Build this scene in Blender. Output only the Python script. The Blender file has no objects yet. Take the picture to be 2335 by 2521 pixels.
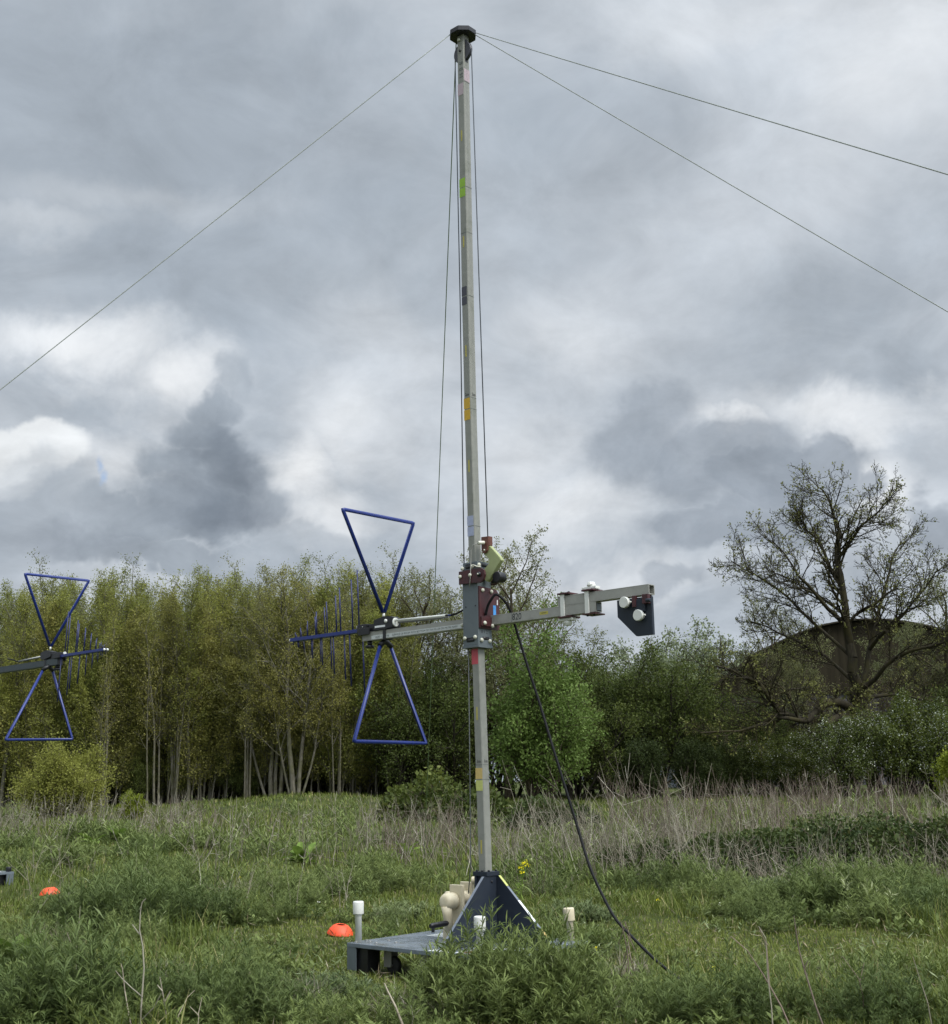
import bpy, bmesh, math, random
import numpy as np
from mathutils import Vector, Matrix

SC = bpy.context.scene
COL = SC.collection
RAD = math.radians

# ------------------------------------------------------------------ camera
CAM_POS = np.array([0.0, 0.0, 1.4])
PITCH, ROLL = RAD(12.3), RAD(1.0)
F_PX, CX, CY = 3050.0, 1167.5, 1260.5          # focal length and centre in photograph pixels (2335 x 2521)
_f = np.array([0, math.cos(PITCH), math.sin(PITCH)])
_r0 = np.array([1.0, 0, 0]); _u0 = np.cross(_r0, _f)
_r = math.cos(ROLL) * _r0 - math.sin(ROLL) * _u0
_u = math.sin(ROLL) * _r0 + math.cos(ROLL) * _u0
cam_data = bpy.data.cameras.new('camera')
cam = bpy.data.objects.new('camera', cam_data); COL.objects.link(cam)
m = Matrix.Identity(4)
for i in range(3):
    m[i][0] = _r[i]; m[i][1] = _u[i]; m[i][2] = -_f[i]; m[i][3] = CAM_POS[i]
cam.matrix_world = m
cam_data.sensor_fit = 'VERTICAL'; cam_data.sensor_height = 24.0
cam_data.lens = 24.0 * F_PX / 2521.0
cam_data.clip_start = 0.05; cam_data.clip_end = 2000
SC.camera = cam
SC.view_settings.view_transform = 'Standard'; SC.view_settings.look = 'None'
SC.view_settings.exposure = 0.7; SC.view_settings.gamma = 1.0
SC.cycles.max_bounces = 6; SC.cycles.diffuse_bounces = 3; SC.cycles.glossy_bounces = 2
SC.cycles.transmission_bounces = 3; SC.cycles.use_denoising = True
SC.cycles.sample_clamp_indirect = 3.0

def ray(x, y):
    return _f + (x - CX) / F_PX * _r - (y - CY) / F_PX * _u
def at(x, y, Y):
    d = ray(x, y); return CAM_POS + d * (Y / d[1])

# ------------------------------------------------------------------ sky and sun
SUN_EL, SUN_AZ = RAD(50), RAD(130)              # azimuth clockwise from the viewing direction (+Y)
world = bpy.data.worlds.new('World'); SC.world = world; world.use_nodes = True
nt = world.node_tree; nt.nodes.clear()
class N:
    """tiny node-tree helper"""
    def __init__(s, t): s.t = t
    def add(s, kind, **kw):
        n = s.t.nodes.new(kind)
        for k, v in kw.items(): setattr(n, k, v)
        return n
    def put(s, sock, v):
        if isinstance(v, bpy.types.NodeSocket): s.t.links.new(v, sock)
        elif v is not None: sock.default_value = v
    def math(s, op, a, b=None, clamp=False):
        n = s.add('ShaderNodeMath', operation=op, use_clamp=clamp); s.put(n.inputs[0], a)
        if b is not None: s.put(n.inputs[1], b)
        return n.outputs[0]
    def vec(s, op, a, b=None):
        n = s.add('ShaderNodeVectorMath', operation=op); s.put(n.inputs[0], a)
        if b is not None: s.put(n.inputs[1], b)
        return n.outputs['Value'] if op in ('LENGTH', 'DOT_PRODUCT', 'DISTANCE') else n.outputs['Vector']
    def mapr(s, v, a, b, c=0.0, d=1.0, smooth=True):
        n = s.add('ShaderNodeMapRange', interpolation_type='SMOOTHSTEP' if smooth else 'LINEAR')
        s.put(n.inputs[0], v)
        for i, q in enumerate((a, b, c, d)): n.inputs[i + 1].default_value = q
        return n.outputs[0]
    def noise(s, v, scale, detail=5, rough=.55, dist=0.0, color=False):
        n = s.add('ShaderNodeTexNoise'); s.put(n.inputs['Vector'], v)
        n.inputs['Scale'].default_value = scale; n.inputs['Detail'].default_value = detail
        n.inputs['Roughness'].default_value = rough; n.inputs['Distortion'].default_value = dist
        return n.outputs['Color' if color else 'Fac']
    def mix(s, f, a, b, blend='MIX'):
        n = s.add('ShaderNodeMix', data_type='RGBA', blend_type=blend)
        s.put(n.inputs[0], f); s.put(n.inputs[6], a); s.put(n.inputs[7], b)
        return n.outputs[2]

def srgb(r, g, b):
    def c(v):
        v /= 255.0
        return v / 12.92 if v <= .04045 else ((v + .055) / 1.055) ** 2.4
    return (c(r), c(g), c(b), 1.0)

h = N(nt)
tc = h.add('ShaderNodeTexCoord')
D = h.vec('NORMALIZE', tc.outputs['Generated'])
# billowing offsets of the direction: give every cloud a broken, curling edge
def wobble(src, scale, amp, det):
    return h.vec('MULTIPLY', h.vec('SUBTRACT', h.noise(src, scale, det, .6, .2, True), (.5, .5, .5)), (amp, amp, amp))
DW = h.vec('ADD', D, h.vec('ADD', wobble(D, 3.6, .13, 2), wobble(D, 13.0, .075, 5)))
DC = h.vec('ADD', D, h.vec('ADD', wobble(D, 5.5, .085, 2), wobble(D, 19.0, .050, 4)))
def blob(px, py, rx, ry, edge0, edge1, src):
    """a soft ellipse of directions; the pixel only says which way in the sky the cloud lies"""
    c = ray(px, py); c = c / np.linalg.norm(c)
    d = h.vec('SUBTRACT', src, tuple(c))
    d = h.vec('DIVIDE', d, (rx, max(rx, ry) * .9, ry))
    return h.mapr(h.vec('LENGTH', d), edge1, edge0)
K = 2335 / 1848.0
A = 1 / 2414.0
def bank(items, e0, e1, src):
    """union of soft ellipses (x, y, rx, ry, strength)"""
    out_ = None
    for px, py, rx, ry, st in items:
        b_ = blob(px * K, py * K, rx * A, ry * A, e0, e1, src)
        if st != 1: b_ = h.math('MULTIPLY', b_, st)
        out_ = b_ if out_ is None else h.math('MAXIMUM', out_, b_)
    return out_
sep = h.add('ShaderNodeSeparateXYZ'); h.put(sep.inputs[0], D)
zz = h.math('ADD', h.math('ABSOLUTE', sep.outputs[2]), .42)
comb = h.add('ShaderNodeCombineXYZ')
h.put(comb.inputs[0], h.math('DIVIDE', sep.outputs[0], zz)); h.put(comb.inputs[1], h.math('DIVIDE', sep.outputs[1], zz))
comb.inputs[2].default_value = 3.7
layer = h.noise(comb.outputs[0], 2.6, 6, .55, .3)
fine = h.mapr(h.noise(DC, 9.0, 5, .6, .3), .34, .68)
colr = h.mix(h.mapr(layer, .34, .68), srgb(168, 178, 189), srgb(206, 213, 221))
tex = h.mapr(h.noise(comb.outputs[0], 8.5, 6, .62, .4), .30, .70, .87, 1.13, False)
texc = h.add('ShaderNodeCombineXYZ')
for i in range(3): h.put(texc.inputs[i], tex)
# broad heavier grey
soft = bank([(420, 150, 420, 120, .8), (120, 290, 260, 50, 1), (700, 330, 200, 90, .7), (520, 600, 420, 70, .85), (1130, 330, 260, 170, .8), (1560, 560, 330, 150, 1), (1330, 760, 300, 110, 1), (1800, 700, 200, 70, .8), (1000, 180, 160, 80, .5), (300, 790, 120, 40, .3)], .1, 1.25, DW)
colr = h.mix(h.math('MULTIPLY', soft, .50), colr, h.mix(fine, srgb(154, 164, 175), srgb(172, 181, 191)))
# thin bright places
white = bank([(120, 690, 190, 60, 1), (300, 750, 130, 60, 1), (80, 855, 120, 34, 1), (230, 900, 120, 70, .75), (570, 930, 85, 90, 1), (620, 1010, 100, 60, .9), (690, 850, 170, 100, .75), (770, 700, 190, 90, .35), (240, 440, 300, 40, .22), (1130, 640, 150, 90, .4),
              (1120, 1010, 200, 90, .75), (1010, 900, 140, 90, .55), (1440, 850, 95, 30, 1), (1660, 800, 200, 46, .85), (1730, 930, 80, 90, .95), (1800, 60, 260, 150, .55), (1450, 20, 320, 60, .35), (1130, 1150, 300, 60, .6), (60, 470, 200, 30, .25)], -.05, 1.45, DW)
colr = h.mix(h.math('MULTIPLY', white, h.mapr(fine, 0, 1, .80, 1.0)), colr, srgb(243, 246, 249))
# right hand cumulus and the low grey under it
cr = bank([(1570, 895, 95, 62, 1), (1650, 930, 60, 40, .9), (1480, 930, 130, 60, .95), (1380, 900, 150, 90, .8), (1240, 860, 130, 90, .7), (1440, 1010, 190, 50, .8), (1330, 1120, 70, 34, .7), (1810, 1000, 90, 60, .8), (1090, 1120, 70, 36, .5)], .64, 1.08, DC)
colr = h.mix(h.math('MULTIPLY', cr, .95), colr, h.mix(fine, srgb(141, 151, 163), srgb(164, 173, 184)))
# white headed cumulus at the far left with a grey underside
colr = h.mix(bank([(60, 905, 125, 66, 1)], .75, 1.05, DC), colr, srgb(236, 240, 243))
colr = h.mix(h.math('MULTIPLY', bank([(70, 975, 140, 52, 1), (60, 935, 100, 36, .6)], .3, 1.2, DC), .75), colr, srgb(176, 185, 195))
# big dark cumulus, left of the mast
cl = bank([(455, 735, 45, 60, .75), (430, 800, 62, 62, 1), (400, 860, 82, 62, 1), (350, 925, 90, 60, 1), (450, 925, 105, 90, 1), (500, 985, 70, 66, 1), (400, 1000, 170, 70, 1), (260, 1030, 150, 46, .95), (120, 1060, 170, 46, .9), (560, 1050, 120, 34, .6), (330, 1085, 260, 30, .9)], .58, 1.10, DC)
core = bank([(440, 900, 130, 120, 1), (420, 1000, 180, 90, 1), (150, 1070, 220, 50, .6)], .1, 1.0, DC)
colr = h.mix(cl, colr, h.mix(core, h.mix(fine, srgb(160, 170, 181), srgb(178, 187, 197)), h.mix(fine, srgb(124, 134, 146), srgb(146, 155, 167))))
# one small hole with blue sky behind
sky = h.add('ShaderNodeTexSky', sky_type='NISHITA'); sky.sun_disc = False
sky.sun_elevation = SUN_EL; sky.sun_rotation = SUN_AZ
hole = h.math('MULTIPLY', bank([(194, 905, 7, 18, 1), (202, 926, 7, 16, 1)], -.1, 1.3, h.vec('ADD', D, wobble(D, 40.0, .016, 4))), .6)
skyc = h.mix(1.0, sky.outputs[0], (.15, .15, .16, 1), 'MULTIPLY')
colr = h.mix(hole, colr, skyc)
# overcast sky brightens overhead; pushed further above the view to light the ground
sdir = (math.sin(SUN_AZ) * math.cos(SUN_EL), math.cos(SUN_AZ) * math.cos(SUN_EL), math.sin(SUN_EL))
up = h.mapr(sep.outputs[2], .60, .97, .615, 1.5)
# ... with a wide glow added round the sun to light surfaces facing it
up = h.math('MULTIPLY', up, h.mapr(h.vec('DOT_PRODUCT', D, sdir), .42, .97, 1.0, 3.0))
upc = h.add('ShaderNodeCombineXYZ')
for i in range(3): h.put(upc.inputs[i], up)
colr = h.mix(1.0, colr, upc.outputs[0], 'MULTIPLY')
colr = h.mix(1.0, colr, texc.outputs[0], 'MULTIPLY')
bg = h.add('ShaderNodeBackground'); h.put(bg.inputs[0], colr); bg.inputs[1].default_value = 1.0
world.cycles.sampling_method = 'NONE'      # an even overcast sky is sampled well enough by the surfaces themselves
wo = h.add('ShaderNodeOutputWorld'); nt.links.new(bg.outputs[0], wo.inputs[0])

sun_d = bpy.data.lights.new('sun', 'SUN'); sun_d.energy = 1.5; sun_d.angle = RAD(22); sun_d.color = (1.0, .96, .90)
sun = bpy.data.objects.new('sun', sun_d); COL.objects.link(sun)
sd = Vector((math.sin(SUN_AZ) * math.cos(SUN_EL), math.cos(SUN_AZ) * math.cos(SUN_EL), math.sin(SUN_EL)))
sun.rotation_euler = sd.to_track_quat('Z', 'Y').to_euler(); sun.location = (20, -10, 40)

# ------------------------------------------------------------------ materials
def mat(name, col, rough=.6, metal=0.0, var=.12, vscale=30.0, spec=.5, dirt=None, bump=0.0):
    mt = bpy.data.materials.new(name); mt.use_nodes = True
    t = mt.node_tree; b = t.nodes['Principled BSDF']; k = N(t)
    co = k.add('ShaderNodeTexCoord').outputs['Object']
    n1 = k.noise(co, vscale, 5, .6)
    c = (*col[:3], 1.0)
    lo = tuple(v * (1 - var) for v in c[:3]) + (1,); hi = tuple(min(1, v * (1 + var)) for v in c[:3]) + (1,)
    out = k.mix(k.mapr(n1, .3, .7), lo, hi)
    if dirt:
        n2 = k.noise(co, 6.0, 8, .7, .4)
        out = k.mix(k.mapr(n2, .50, .72, 0, dirt[1]), out, (*dirt[0], 1))
    k.put(b.inputs['Base Color'], out)
    b.inputs['Metallic'].default_value = metal
    k.put(b.inputs['Roughness'], k.mapr(n1, .2, .8, max(.02, rough - .08), min(1, rough + .08)))
    b.inputs['Specular IOR Level'].default_value = spec
    if bump:
        bn = k.add('ShaderNodeBump'); bn.inputs['Strength'].default_value = bump; bn.inputs['Distance'].default_value = .002
        k.put(bn.inputs['Height'], k.noise(co, vscale * 6, 3, .6)); k.put(b.inputs['Normal'], bn.outputs[0])
    return mt

def leafmat(name, c0, c1, c2=None, trans=.3, rough=.65):
    """leaf colour runs from c0 to c1 (and now and then c2) with the leaf's own random number"""
    mt = bpy.data.materials.new(name); mt.use_nodes = True
    t = mt.node_tree; k = N(t); b = t.nodes['Principled BSDF']
    a = k.add('ShaderNodeAttribute', attribute_name='tint').outputs['Fac']
    out = k.mix(k.mapr(a, .05, .85, smooth=False), (*c0, 1), (*c1, 1))
    if c2: out = k.mix(k.mapr(a, .90, .97), out, (*c2, 1))
    oi = k.add('ShaderNodeObjectInfo').outputs['Random']
    out = k.mix(1.0, out, k.mix(oi, (.80, .84, .80, 1), (1.2, 1.16, 1.1, 1)), 'MULTIPLY')
    k.put(b.inputs['Base Color'], out); b.inputs['Roughness'].default_value = rough
    b.inputs['Specular IOR Level'].default_value = .25
    tr = k.add('ShaderNodeBsdfTranslucent'); k.put(tr.inputs[0], out)
    ms = k.add('ShaderNodeMixShader'); ms.inputs[0].default_value = trans
    t.links.new(b.outputs[0], ms.inputs[1]); t.links.new(tr.outputs[0], ms.inputs[2])
    o = next(n for n in t.nodes if n.type == 'OUTPUT_MATERIAL'); t.links.new(ms.outputs[0], o.inputs[0])
    return mt

def barkmat(name, c0, c1, moss=None):
    mt = bpy.data.materials.new(name); mt.use_nodes = True
    t = mt.node_tree; k = N(t); b = t.nodes['Principled BSDF']
    co = k.add('ShaderNodeTexCoord').outputs['Object']
    st = k.vec('MULTIPLY', co, (1, 1, .25))
    out = k.mix(k.mapr(k.noise(st, 14, 6, .65), .3, .7), (*c0, 1), (*c1, 1))
    if moss: out = k.mix(k.mapr(k.noise(co, 2.2, 5, .6), .42, .62, 0, .8), out, (*moss, 1))
    k.put(b.inputs['Base Color'], out); b.inputs['Roughness'].default_value = .9; b.inputs['Specular IOR Level'].default_value = .15
    return mt

MT = {}
MT['pole'] = mat('grey_fibreglass', (.235, .235, .205), .55, var=.07, vscale=18, dirt=((.14, .15, .11), .6), bump=.2)
MT['boom'] = mat('boom_fibreglass', (.30, .295, .265), .5, var=.06, vscale=18, dirt=((.17, .17, .14), .55), bump=.15)
MT['pvc'] = mat('grey_plastic', (.105, .125, .135), .5, var=.06, vscale=12, dirt=((.16, .17, .16), .25))
MT['dark_pvc'] = mat('dark_slate_plastic', (.017, .023, .034), .5, var=.10, vscale=9, spec=.35, dirt=((.034, .04, .042), .4))
MT['deck'] = mat('deck_sheet', (.15, .175, .20), .26, var=.08, vscale=7, dirt=((.12, .12, .10), .8))
MT['edge'] = mat('gusset_edge', (.15, .17, .20), .5, var=.08)
MT['blackplastic'] = mat('black_plastic', (.010, .010, .012), .4, var=.2)
MT['pulley'] = mat('pulley_grey', (.045, .045, .055), .45, var=.12)
MT['cream'] = mat('cream_nylon', (.60, .53, .37), .42, var=.05, vscale=14, dirt=((.42, .34, .2), .35))
MT['white'] = mat('white_nylon', (.66, .66, .61), .4, var=.03, dirt=((.5, .49, .42), .3))
MT['bolt'] = mat('ivory_bolt', (.58, .57, .47), .42, var=.05, dirt=((.35, .33, .25), .4))
MT['maroon'] = mat('maroon_board', (.055, .014, .016), .45, var=.2, vscale=22, dirt=((.085, .04, .03), .3))
MT['brown'] = mat('brown_board', (.115, .04, .024), .5, var=.15)
MT['lever'] = mat('olive_lever', (.31, .34, .16), .5, var=.06)
MT['blue'] = mat('blue_paint', (.010, .025, .160), .36, var=.10, vscale=9, spec=.5, dirt=((.03, .04, .17), .5))
MT['navy'] = mat('navy_rod_paint', (.010, .014, .085), .4, var=.1)
MT['bluetape'] = mat('blue_tape', (.05, .24, .55), .5)
MT['rope'] = mat('grey_rope', (.16, .165, .16), .85, var=.2, vscale=200)
MT['guy'] = mat('guy_rope', (.30, .32, .29), .85, var=.3, vscale=160)
MT['greenrope'] = mat('green_cord', (.13, .19, .08), .85, var=.2, vscale=200)
MT['hoist'] = mat('hoist_cord', (.045, .052, .06), .8, var=.2, vscale=200)
MT['coax'] = mat('black_cable', (.006, .006, .007), .6, var=.2, spec=.25)
MT['rubber'] = mat('rubber', (.018, .018, .018), .7, var=.2)
MT['metal'] = mat('zinc_metal', (.42, .42, .40), .38, metal=.8, var=.1)
MT['paper'] = mat('white_label', (.74, .75, .74), .5, var=.03)
MT['stickergrey'] = mat('label_strip', (.52, .54, .52), .4, var=.04)
MT['ink'] = mat('ink', (.03, .032, .035), .6)
MT['fadedink'] = mat('faded_ink', (.11, .12, .115), .7)
MT['redink'] = mat('red_print', (.40, .06, .05), .5)
MT['orange'] = mat('orange_plastic', (.80, .075, .016), .5, var=.12, vscale=25, dirt=((.35, .10, .04), .7))
def tape(name, c): return mat(name, c, .45, var=.08, vscale=40)
TP = dict(pink=tape('pink_tape', (.42, .33, .35)), green=tape('green_tape', (.24, .42, .025)), charcoal=tape('charcoal_tape', (.045, .045, .058)),
          yellow=tape('yellow_tape', (.55, .33, .02)), lavender=tape('lavender_tape', (.34, .37, .50)), red=tape('red_tape', (.50, .07, .09)),
          lime=tape('lime_tape', (.50, .52, .16)), sand=tape('sand_tape', (.55, .40, .14)), label=tape('yellow_label', (.42, .36, .07)))

# ------------------------------------------------------------------ object helpers
def tag(o, label=None, cat=None, group=None, kind=None):
    if label: o['label'] = label
    if cat: o['category'] = cat
    if group: o['group'] = group
    if kind: o['kind'] = kind
    return o
def empty(name, loc, rz=0.0):
    o = bpy.data.objects.new(name, None); COL.objects.link(o); o.location = loc; o.rotation_euler = (0, 0, rz)
    o.empty_display_size = .1
    return o
def kids(o): return [c for c in bpy.data.objects if c.parent == o]
def copy_tree(o, parent=None, skip=()):
    c = o.copy(); COL.objects.link(c)
    if parent is not None: c.parent = parent
    for ch in kids(o):
        if ch.name not in skip: copy_tree(ch, c, skip)
    return c

class MB:
    """collects boxes, prisms, tubes and lathes and links them as one mesh object"""
    def __init__(s): s.bm = bmesh.new()
    def box(s, x0, x1, y0, y1, z0, z1, bev=0.0, M=None):
        r = bmesh.ops.create_cube(s.bm, size=1.0)
        vs = r['verts']
        for v in vs:
            v.co = Vector(((x0 + x1) / 2 + v.co.x * (x1 - x0), (y0 + y1) / 2 + v.co.y * (y1 - y0), (z0 + z1) / 2 + v.co.z * (z1 - z0)))
        if M is not None: bmesh.ops.transform(s.bm, matrix=M, verts=vs)
        if bev:
            es = list({e for v in vs for e in v.link_edges})
            bmesh.ops.bevel(s.bm, geom=es, offset=bev, segments=2, affect='EDGES', profile=.6)
        return s
    def prism(s, pts, axis, a, b, bev=0.0):
        """polygon in two local axes extruded along the third: pts are (u, v) in the remaining axes in x,y,z order"""
        def mk(u, v, w): return {'x': (w, u, v), 'y': (u, w, v), 'z': (u, v, w)}[axis]
        va = [s.bm.verts.new(mk(u, v, a)) for u, v in pts]; vb = [s.bm.verts.new(mk(u, v, b)) for u, v in pts]
        fs = [s.bm.faces.new(va), s.bm.faces.new(vb[::-1])]
        n = len(pts)
        for i in range(n): fs.append(s.bm.faces.new((va[i], vb[i], vb[(i + 1) % n], va[(i + 1) % n])))
        bmesh.ops.recalc_face_normals(s.bm, faces=fs)
        if bev: bmesh.ops.bevel(s.bm, geom=list({e for f in fs for e in f.edges}), offset=bev, segments=2, affect='EDGES')
        return s
    def lathe(s, p0, p1, prof, n=20, smooth=True):
        """profile of (t along p0->p1 in metres, radius)"""
        p0 = Vector(p0); d = (Vector(p1) - p0).normalized()
        q = d.to_track_quat('Z', 'Y')
        rings = []
        for t, r in prof:
            rings.append([s.bm.verts.new(p0 + d * t + q @ Vector((math.cos(2 * math.pi * i / n) * r, math.sin(2 * math.pi * i / n) * r, 0))) for i in range(n)])
        for a, b in zip(rings, rings[1:]):
            for i in range(n):
                f = s.bm.faces.new((a[i], a[(i + 1) % n], b[(i + 1) % n], b[i])); f.smooth = smooth
        s.bm.faces.new(rings[0][::-1]); s.bm.faces.new(rings[-1])
        return s
    def cyl(s, p0, p1, r, n=16, bev=0.0):
        L = (Vector(p1) - Vector(p0)).length
        if bev: return s.lathe(p0, p1, [(0, r - bev), (bev * .3, r - bev * .3), (bev, r), (L - bev, r), (L - bev * .3, r - bev * .3), (L, r - bev)], n)
        return s.lathe(p0, p1, [(0, r), (L, r)], n)
    def tube(s, pts, r, n=8, closed=False, radii=None):
        pts = [Vector(p) for p in pts]; m_ = len(pts); rings = []
        up = None
        for i, p in enumerate(pts):
            if closed: d = (pts[(i + 1) % m_] - pts[i - 1]).normalized()
            else: d = (pts[min(i + 1, m_ - 1)] - pts[max(i - 1, 0)]).normalized()
            if up is None: up = d.orthogonal().normalized()
            up = (up - d * up.dot(d)).normalized(); sd_ = d.cross(up)
            k = 1.0
            if closed or 0 < i < m_ - 1:
                d1 = (pts[i] - pts[i - 1]).normalized(); d2 = (pts[(i + 1) % m_] - pts[i]).normalized()
                k = 1 / max(.5, math.sqrt((1 + d1.dot(d2)) / 2)) ** .7
            rr = (radii[i] if radii else r) * k
            rings.append([s.bm.verts.new(p + (up * math.cos(2 * math.pi * j / n) + sd_ * math.sin(2 * math.pi * j / n)) * rr) for j in range(n)])
        prs = list(zip(rings, rings[1:])) + ([(rings[-1], rings[0])] if closed else [])
        for a, b in prs:
            for j in range(n):
                f = s.bm.faces.new((a[j], a[(j + 1) % n], b[(j + 1) % n], b[j])); f.smooth = True
        if not closed: s.bm.faces.new(rings[0][::-1]); s.bm.faces.new(rings[-1])
        return s
    def build(s, name, m_, parent=None):
        me = bpy.data.meshes.new(name); bmesh.ops.recalc_face_normals(s.bm, faces=s.bm.faces); s.bm.to_mesh(me); s.bm.free()
        me.materials.append(m_); o = bpy.data.objects.new(name, me); COL.objects.link(o)
        if parent is not None: o.parent = parent
        return o

def text(name, body, size, loc, xdir, zdir, m_, parent, width=None):
    """lettering as a thin mesh standing in the plane of xdir (reading direction) and zdir (up of the letters)"""
    cu = bpy.data.curves.new(name, 'FONT'); cu.body = body; cu.size = size; cu.extrude = .0004
    cu.align_x = 'CENTER'; cu.align_y = 'CENTER'; cu.resolution_u = 3
    o = bpy.data.objects.new(name, cu)
    me = bpy.data.meshes.new_from_object(o); bpy.data.objects.remove(o); bpy.data.curves.remove(cu)
    me.materials.clear(); me.materials.append(m_)
    x = Vector(xdir).normalized(); z = Vector(zdir).normalized(); n = x.cross(z)
    sx = 1.0
    if width:
        w_ = max(v.co.x for v in me.vertices) - min(v.co.x for v in me.vertices); sx = width / w_
    for v in me.vertices: v.co = Vector(loc) + x * v.co.x * sx + z * v.co.y + n * v.co.z
    o = bpy.data.objects.new(name, me); COL.objects.link(o); o.parent = parent
    return o

# ------------------------------------------------------------------ ground shape
def smooth(a, b, x):
    t = np.clip((x - a) / (b - a), 0, 1); return t * t * (3 - 2 * t)
_rg = np.random.default_rng(5)
_wv = [(_rg.uniform(.5, 2.6), _rg.uniform(0, 6.28), _rg.uniform(0, 6.28), _rg.uniform(.4, 1)) for _ in range(14)]
def gz(x, y):
    x = np.asarray(x, float); y = np.asarray(y, float)
    z = np.interp(y, [-200, 10, 16, 45, 60, 400], [0, 0, .14, .84, .95, 1.2])
    bump = np.zeros_like(z + x)
    for f_, a, p, w in _wv: bump = bump + w * np.sin(f_ * (x * math.cos(a) + y * math.sin(a)) + p)
    z = z + bump * .011 * (1 - .6 * smooth(-.9, -.2, x - -1.2) * smooth(1.6, .8, x) * smooth(8.6, 9.2, y) * smooth(11, 10.3, y))
    z = z + .34 * np.exp(-((x + 5.8) / 3.2) ** 2 - ((y - 41) / 4.0) ** 2)      # low grassy bank before the wood
    return z
def ground_at(px, py):
    d = ray(px, py); t = 7.0
    while t < 120:
        p = CAM_POS + d * t
        if p[2] <= gz(p[0], p[1]): return p
        t += .05
    return CAM_POS + d * t
# ------------------------------------------------------------------ first antenna mast
BETA = RAD(42)
CB, SB = math.cos(BETA), math.sin(BETA)
MAST = Vector((.046, 9.74, 0))
def lean(z):                                       # the guyed pole is slightly bowed to the left
    dx = float(np.interp(z, [0, .734, 1.419, 2.421, 3.402, 4.379, 5.362, 6.346, 7.344, 8], [0, -.006, -.016, -.032, -.048, -.060, -.066, -.069, -.071, -.071]))
    return dx * CB, dx * SB
mast = empty('antenna_mast', MAST, -BETA)
tag(mast, 'tall square grey antenna mast on a low wheeled deck beside the orange ground marker', 'mast', 'antenna masts')
H = .0375
def bent_tube(z0, z1, half, m_, name, parent, step=.25):
    bm = bmesh.new(); zs = list(np.arange(z0, z1, step)) + [z1]; rings = []
    c = .006
    prof = [(-half + c, -half), (half - c, -half), (half, -half + c), (half, half - c), (half - c, half), (-half + c, half), (-half, half - c), (-half, -half + c)]
    for z in zs:
        lx, ly = lean(z); rings.append([bm.verts.new((lx + a, ly + b, z)) for a, b in prof])
    for a, b in zip(rings, rings[1:]):
        for i in range(8): bm.faces.new((a[i], a[(i + 1) % 8], b[(i + 1) % 8], b[i]))
    bm.faces.new(rings[0][::-1]); bm.faces.new(rings[-1])
    me = bpy.data.meshes.new(name); bm.to_mesh(me); bm.free(); me.materials.append(m_)
    o = bpy.data.objects.new(name, me); COL.objects.link(o); o.parent = parent
    return o
pole = bent_tube(.74, 7.79, H, MT['pole'], 'pole', mast)
def pole_patch(face, u0, u1, z0, z1, m_, name='marker_tape', off=.0012):
    lx, ly = lean((z0 + z1) / 2)
    mb = MB()
    if face == 'left': mb.box(lx + u0, lx + u1, ly - H - off, ly - H - off + .001, z0, z1)
    else: mb.box(lx + H + off - .001, lx + H + off, ly + u0, ly + u1, z0, z1)
    return mb.build(name, m_, pole)
for z, key, lo, hi in [(6.346, 'green', .085, .085), (5.362, 'charcoal', .075, .085), (4.379, 'yellow', .092, .095), (3.402, 'lavender', .08, .085), (2.421, 'red', .12, -.012)]:
    if key in ('charcoal',): u0, u1 = -.034, .022
    else: u0, u1 = -.0372, .029
    if hi > 0:
        pole_patch('left', u0, u1, z + .004, z + hi, TP[key]); pole_patch('left', u0, u1, z - lo, z - .004, TP[key])
    else: pole_patch('left', u0, u1, z - lo, z, TP[key])
    pole_patch('right', -.036, .036, z - .002, z + .002, MT['fadedink'], 'height_line')
pole_patch('left', -.036, .028, 7.325 - .11, 7.325, TP['pink']); pole_patch('right', -.034, .036, 7.345, 7.46, TP['pink'])
pole_patch('right', -.036, .036, 7.335, 7.340, MT['fadedink'], 'height_line')
pole_patch('left', -.036, .033, 1.424, 1.505, TP['sand']); pole_patch('left', -.034, .033, 1.335, 1.414, TP['lime'])
pole_patch('right', -.036, .036, 1.417, 1.421, MT['fadedink'], 'height_line')
for z in (1.53, 4.475, 5.93):
    pole_patch('left', -.033, .033, z - .0015, z + .0015, MT['fadedink'], 'height_line'); pole_patch('right', -.033, .033, z - .0015, z + .0015, MT['fadedink'], 'height_line')
for z in (6.83, 5.85, 4.88, 3.90, 1.92, .92): pole_patch('left', -.008, .006, z - .05, z + .05, TP['label'], 'height_label')
for z, s in ((1.556, '1m'), (4.503, '2m')):
    lx, ly = lean(z)
    text('height_mark', s, .034, (lx, ly - H - .0015, z), (1, 0, 0), (0, 0, 1), MT['ink'], pole)
    text('height_mark', s, .034, (lx + H + .0015, ly, z), (0, 1, 0), (0, 0, 1), MT['ink'], pole)
lx, ly = lean(7.5)
for _i, _c in enumerate('80H'): text('handwriting', _c, .062, (lx + .004, ly - H - .0012, 7.52 - _i * .06), (0, 0, -1), (1, 0, 0), MT['fadedink'], pole)

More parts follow.
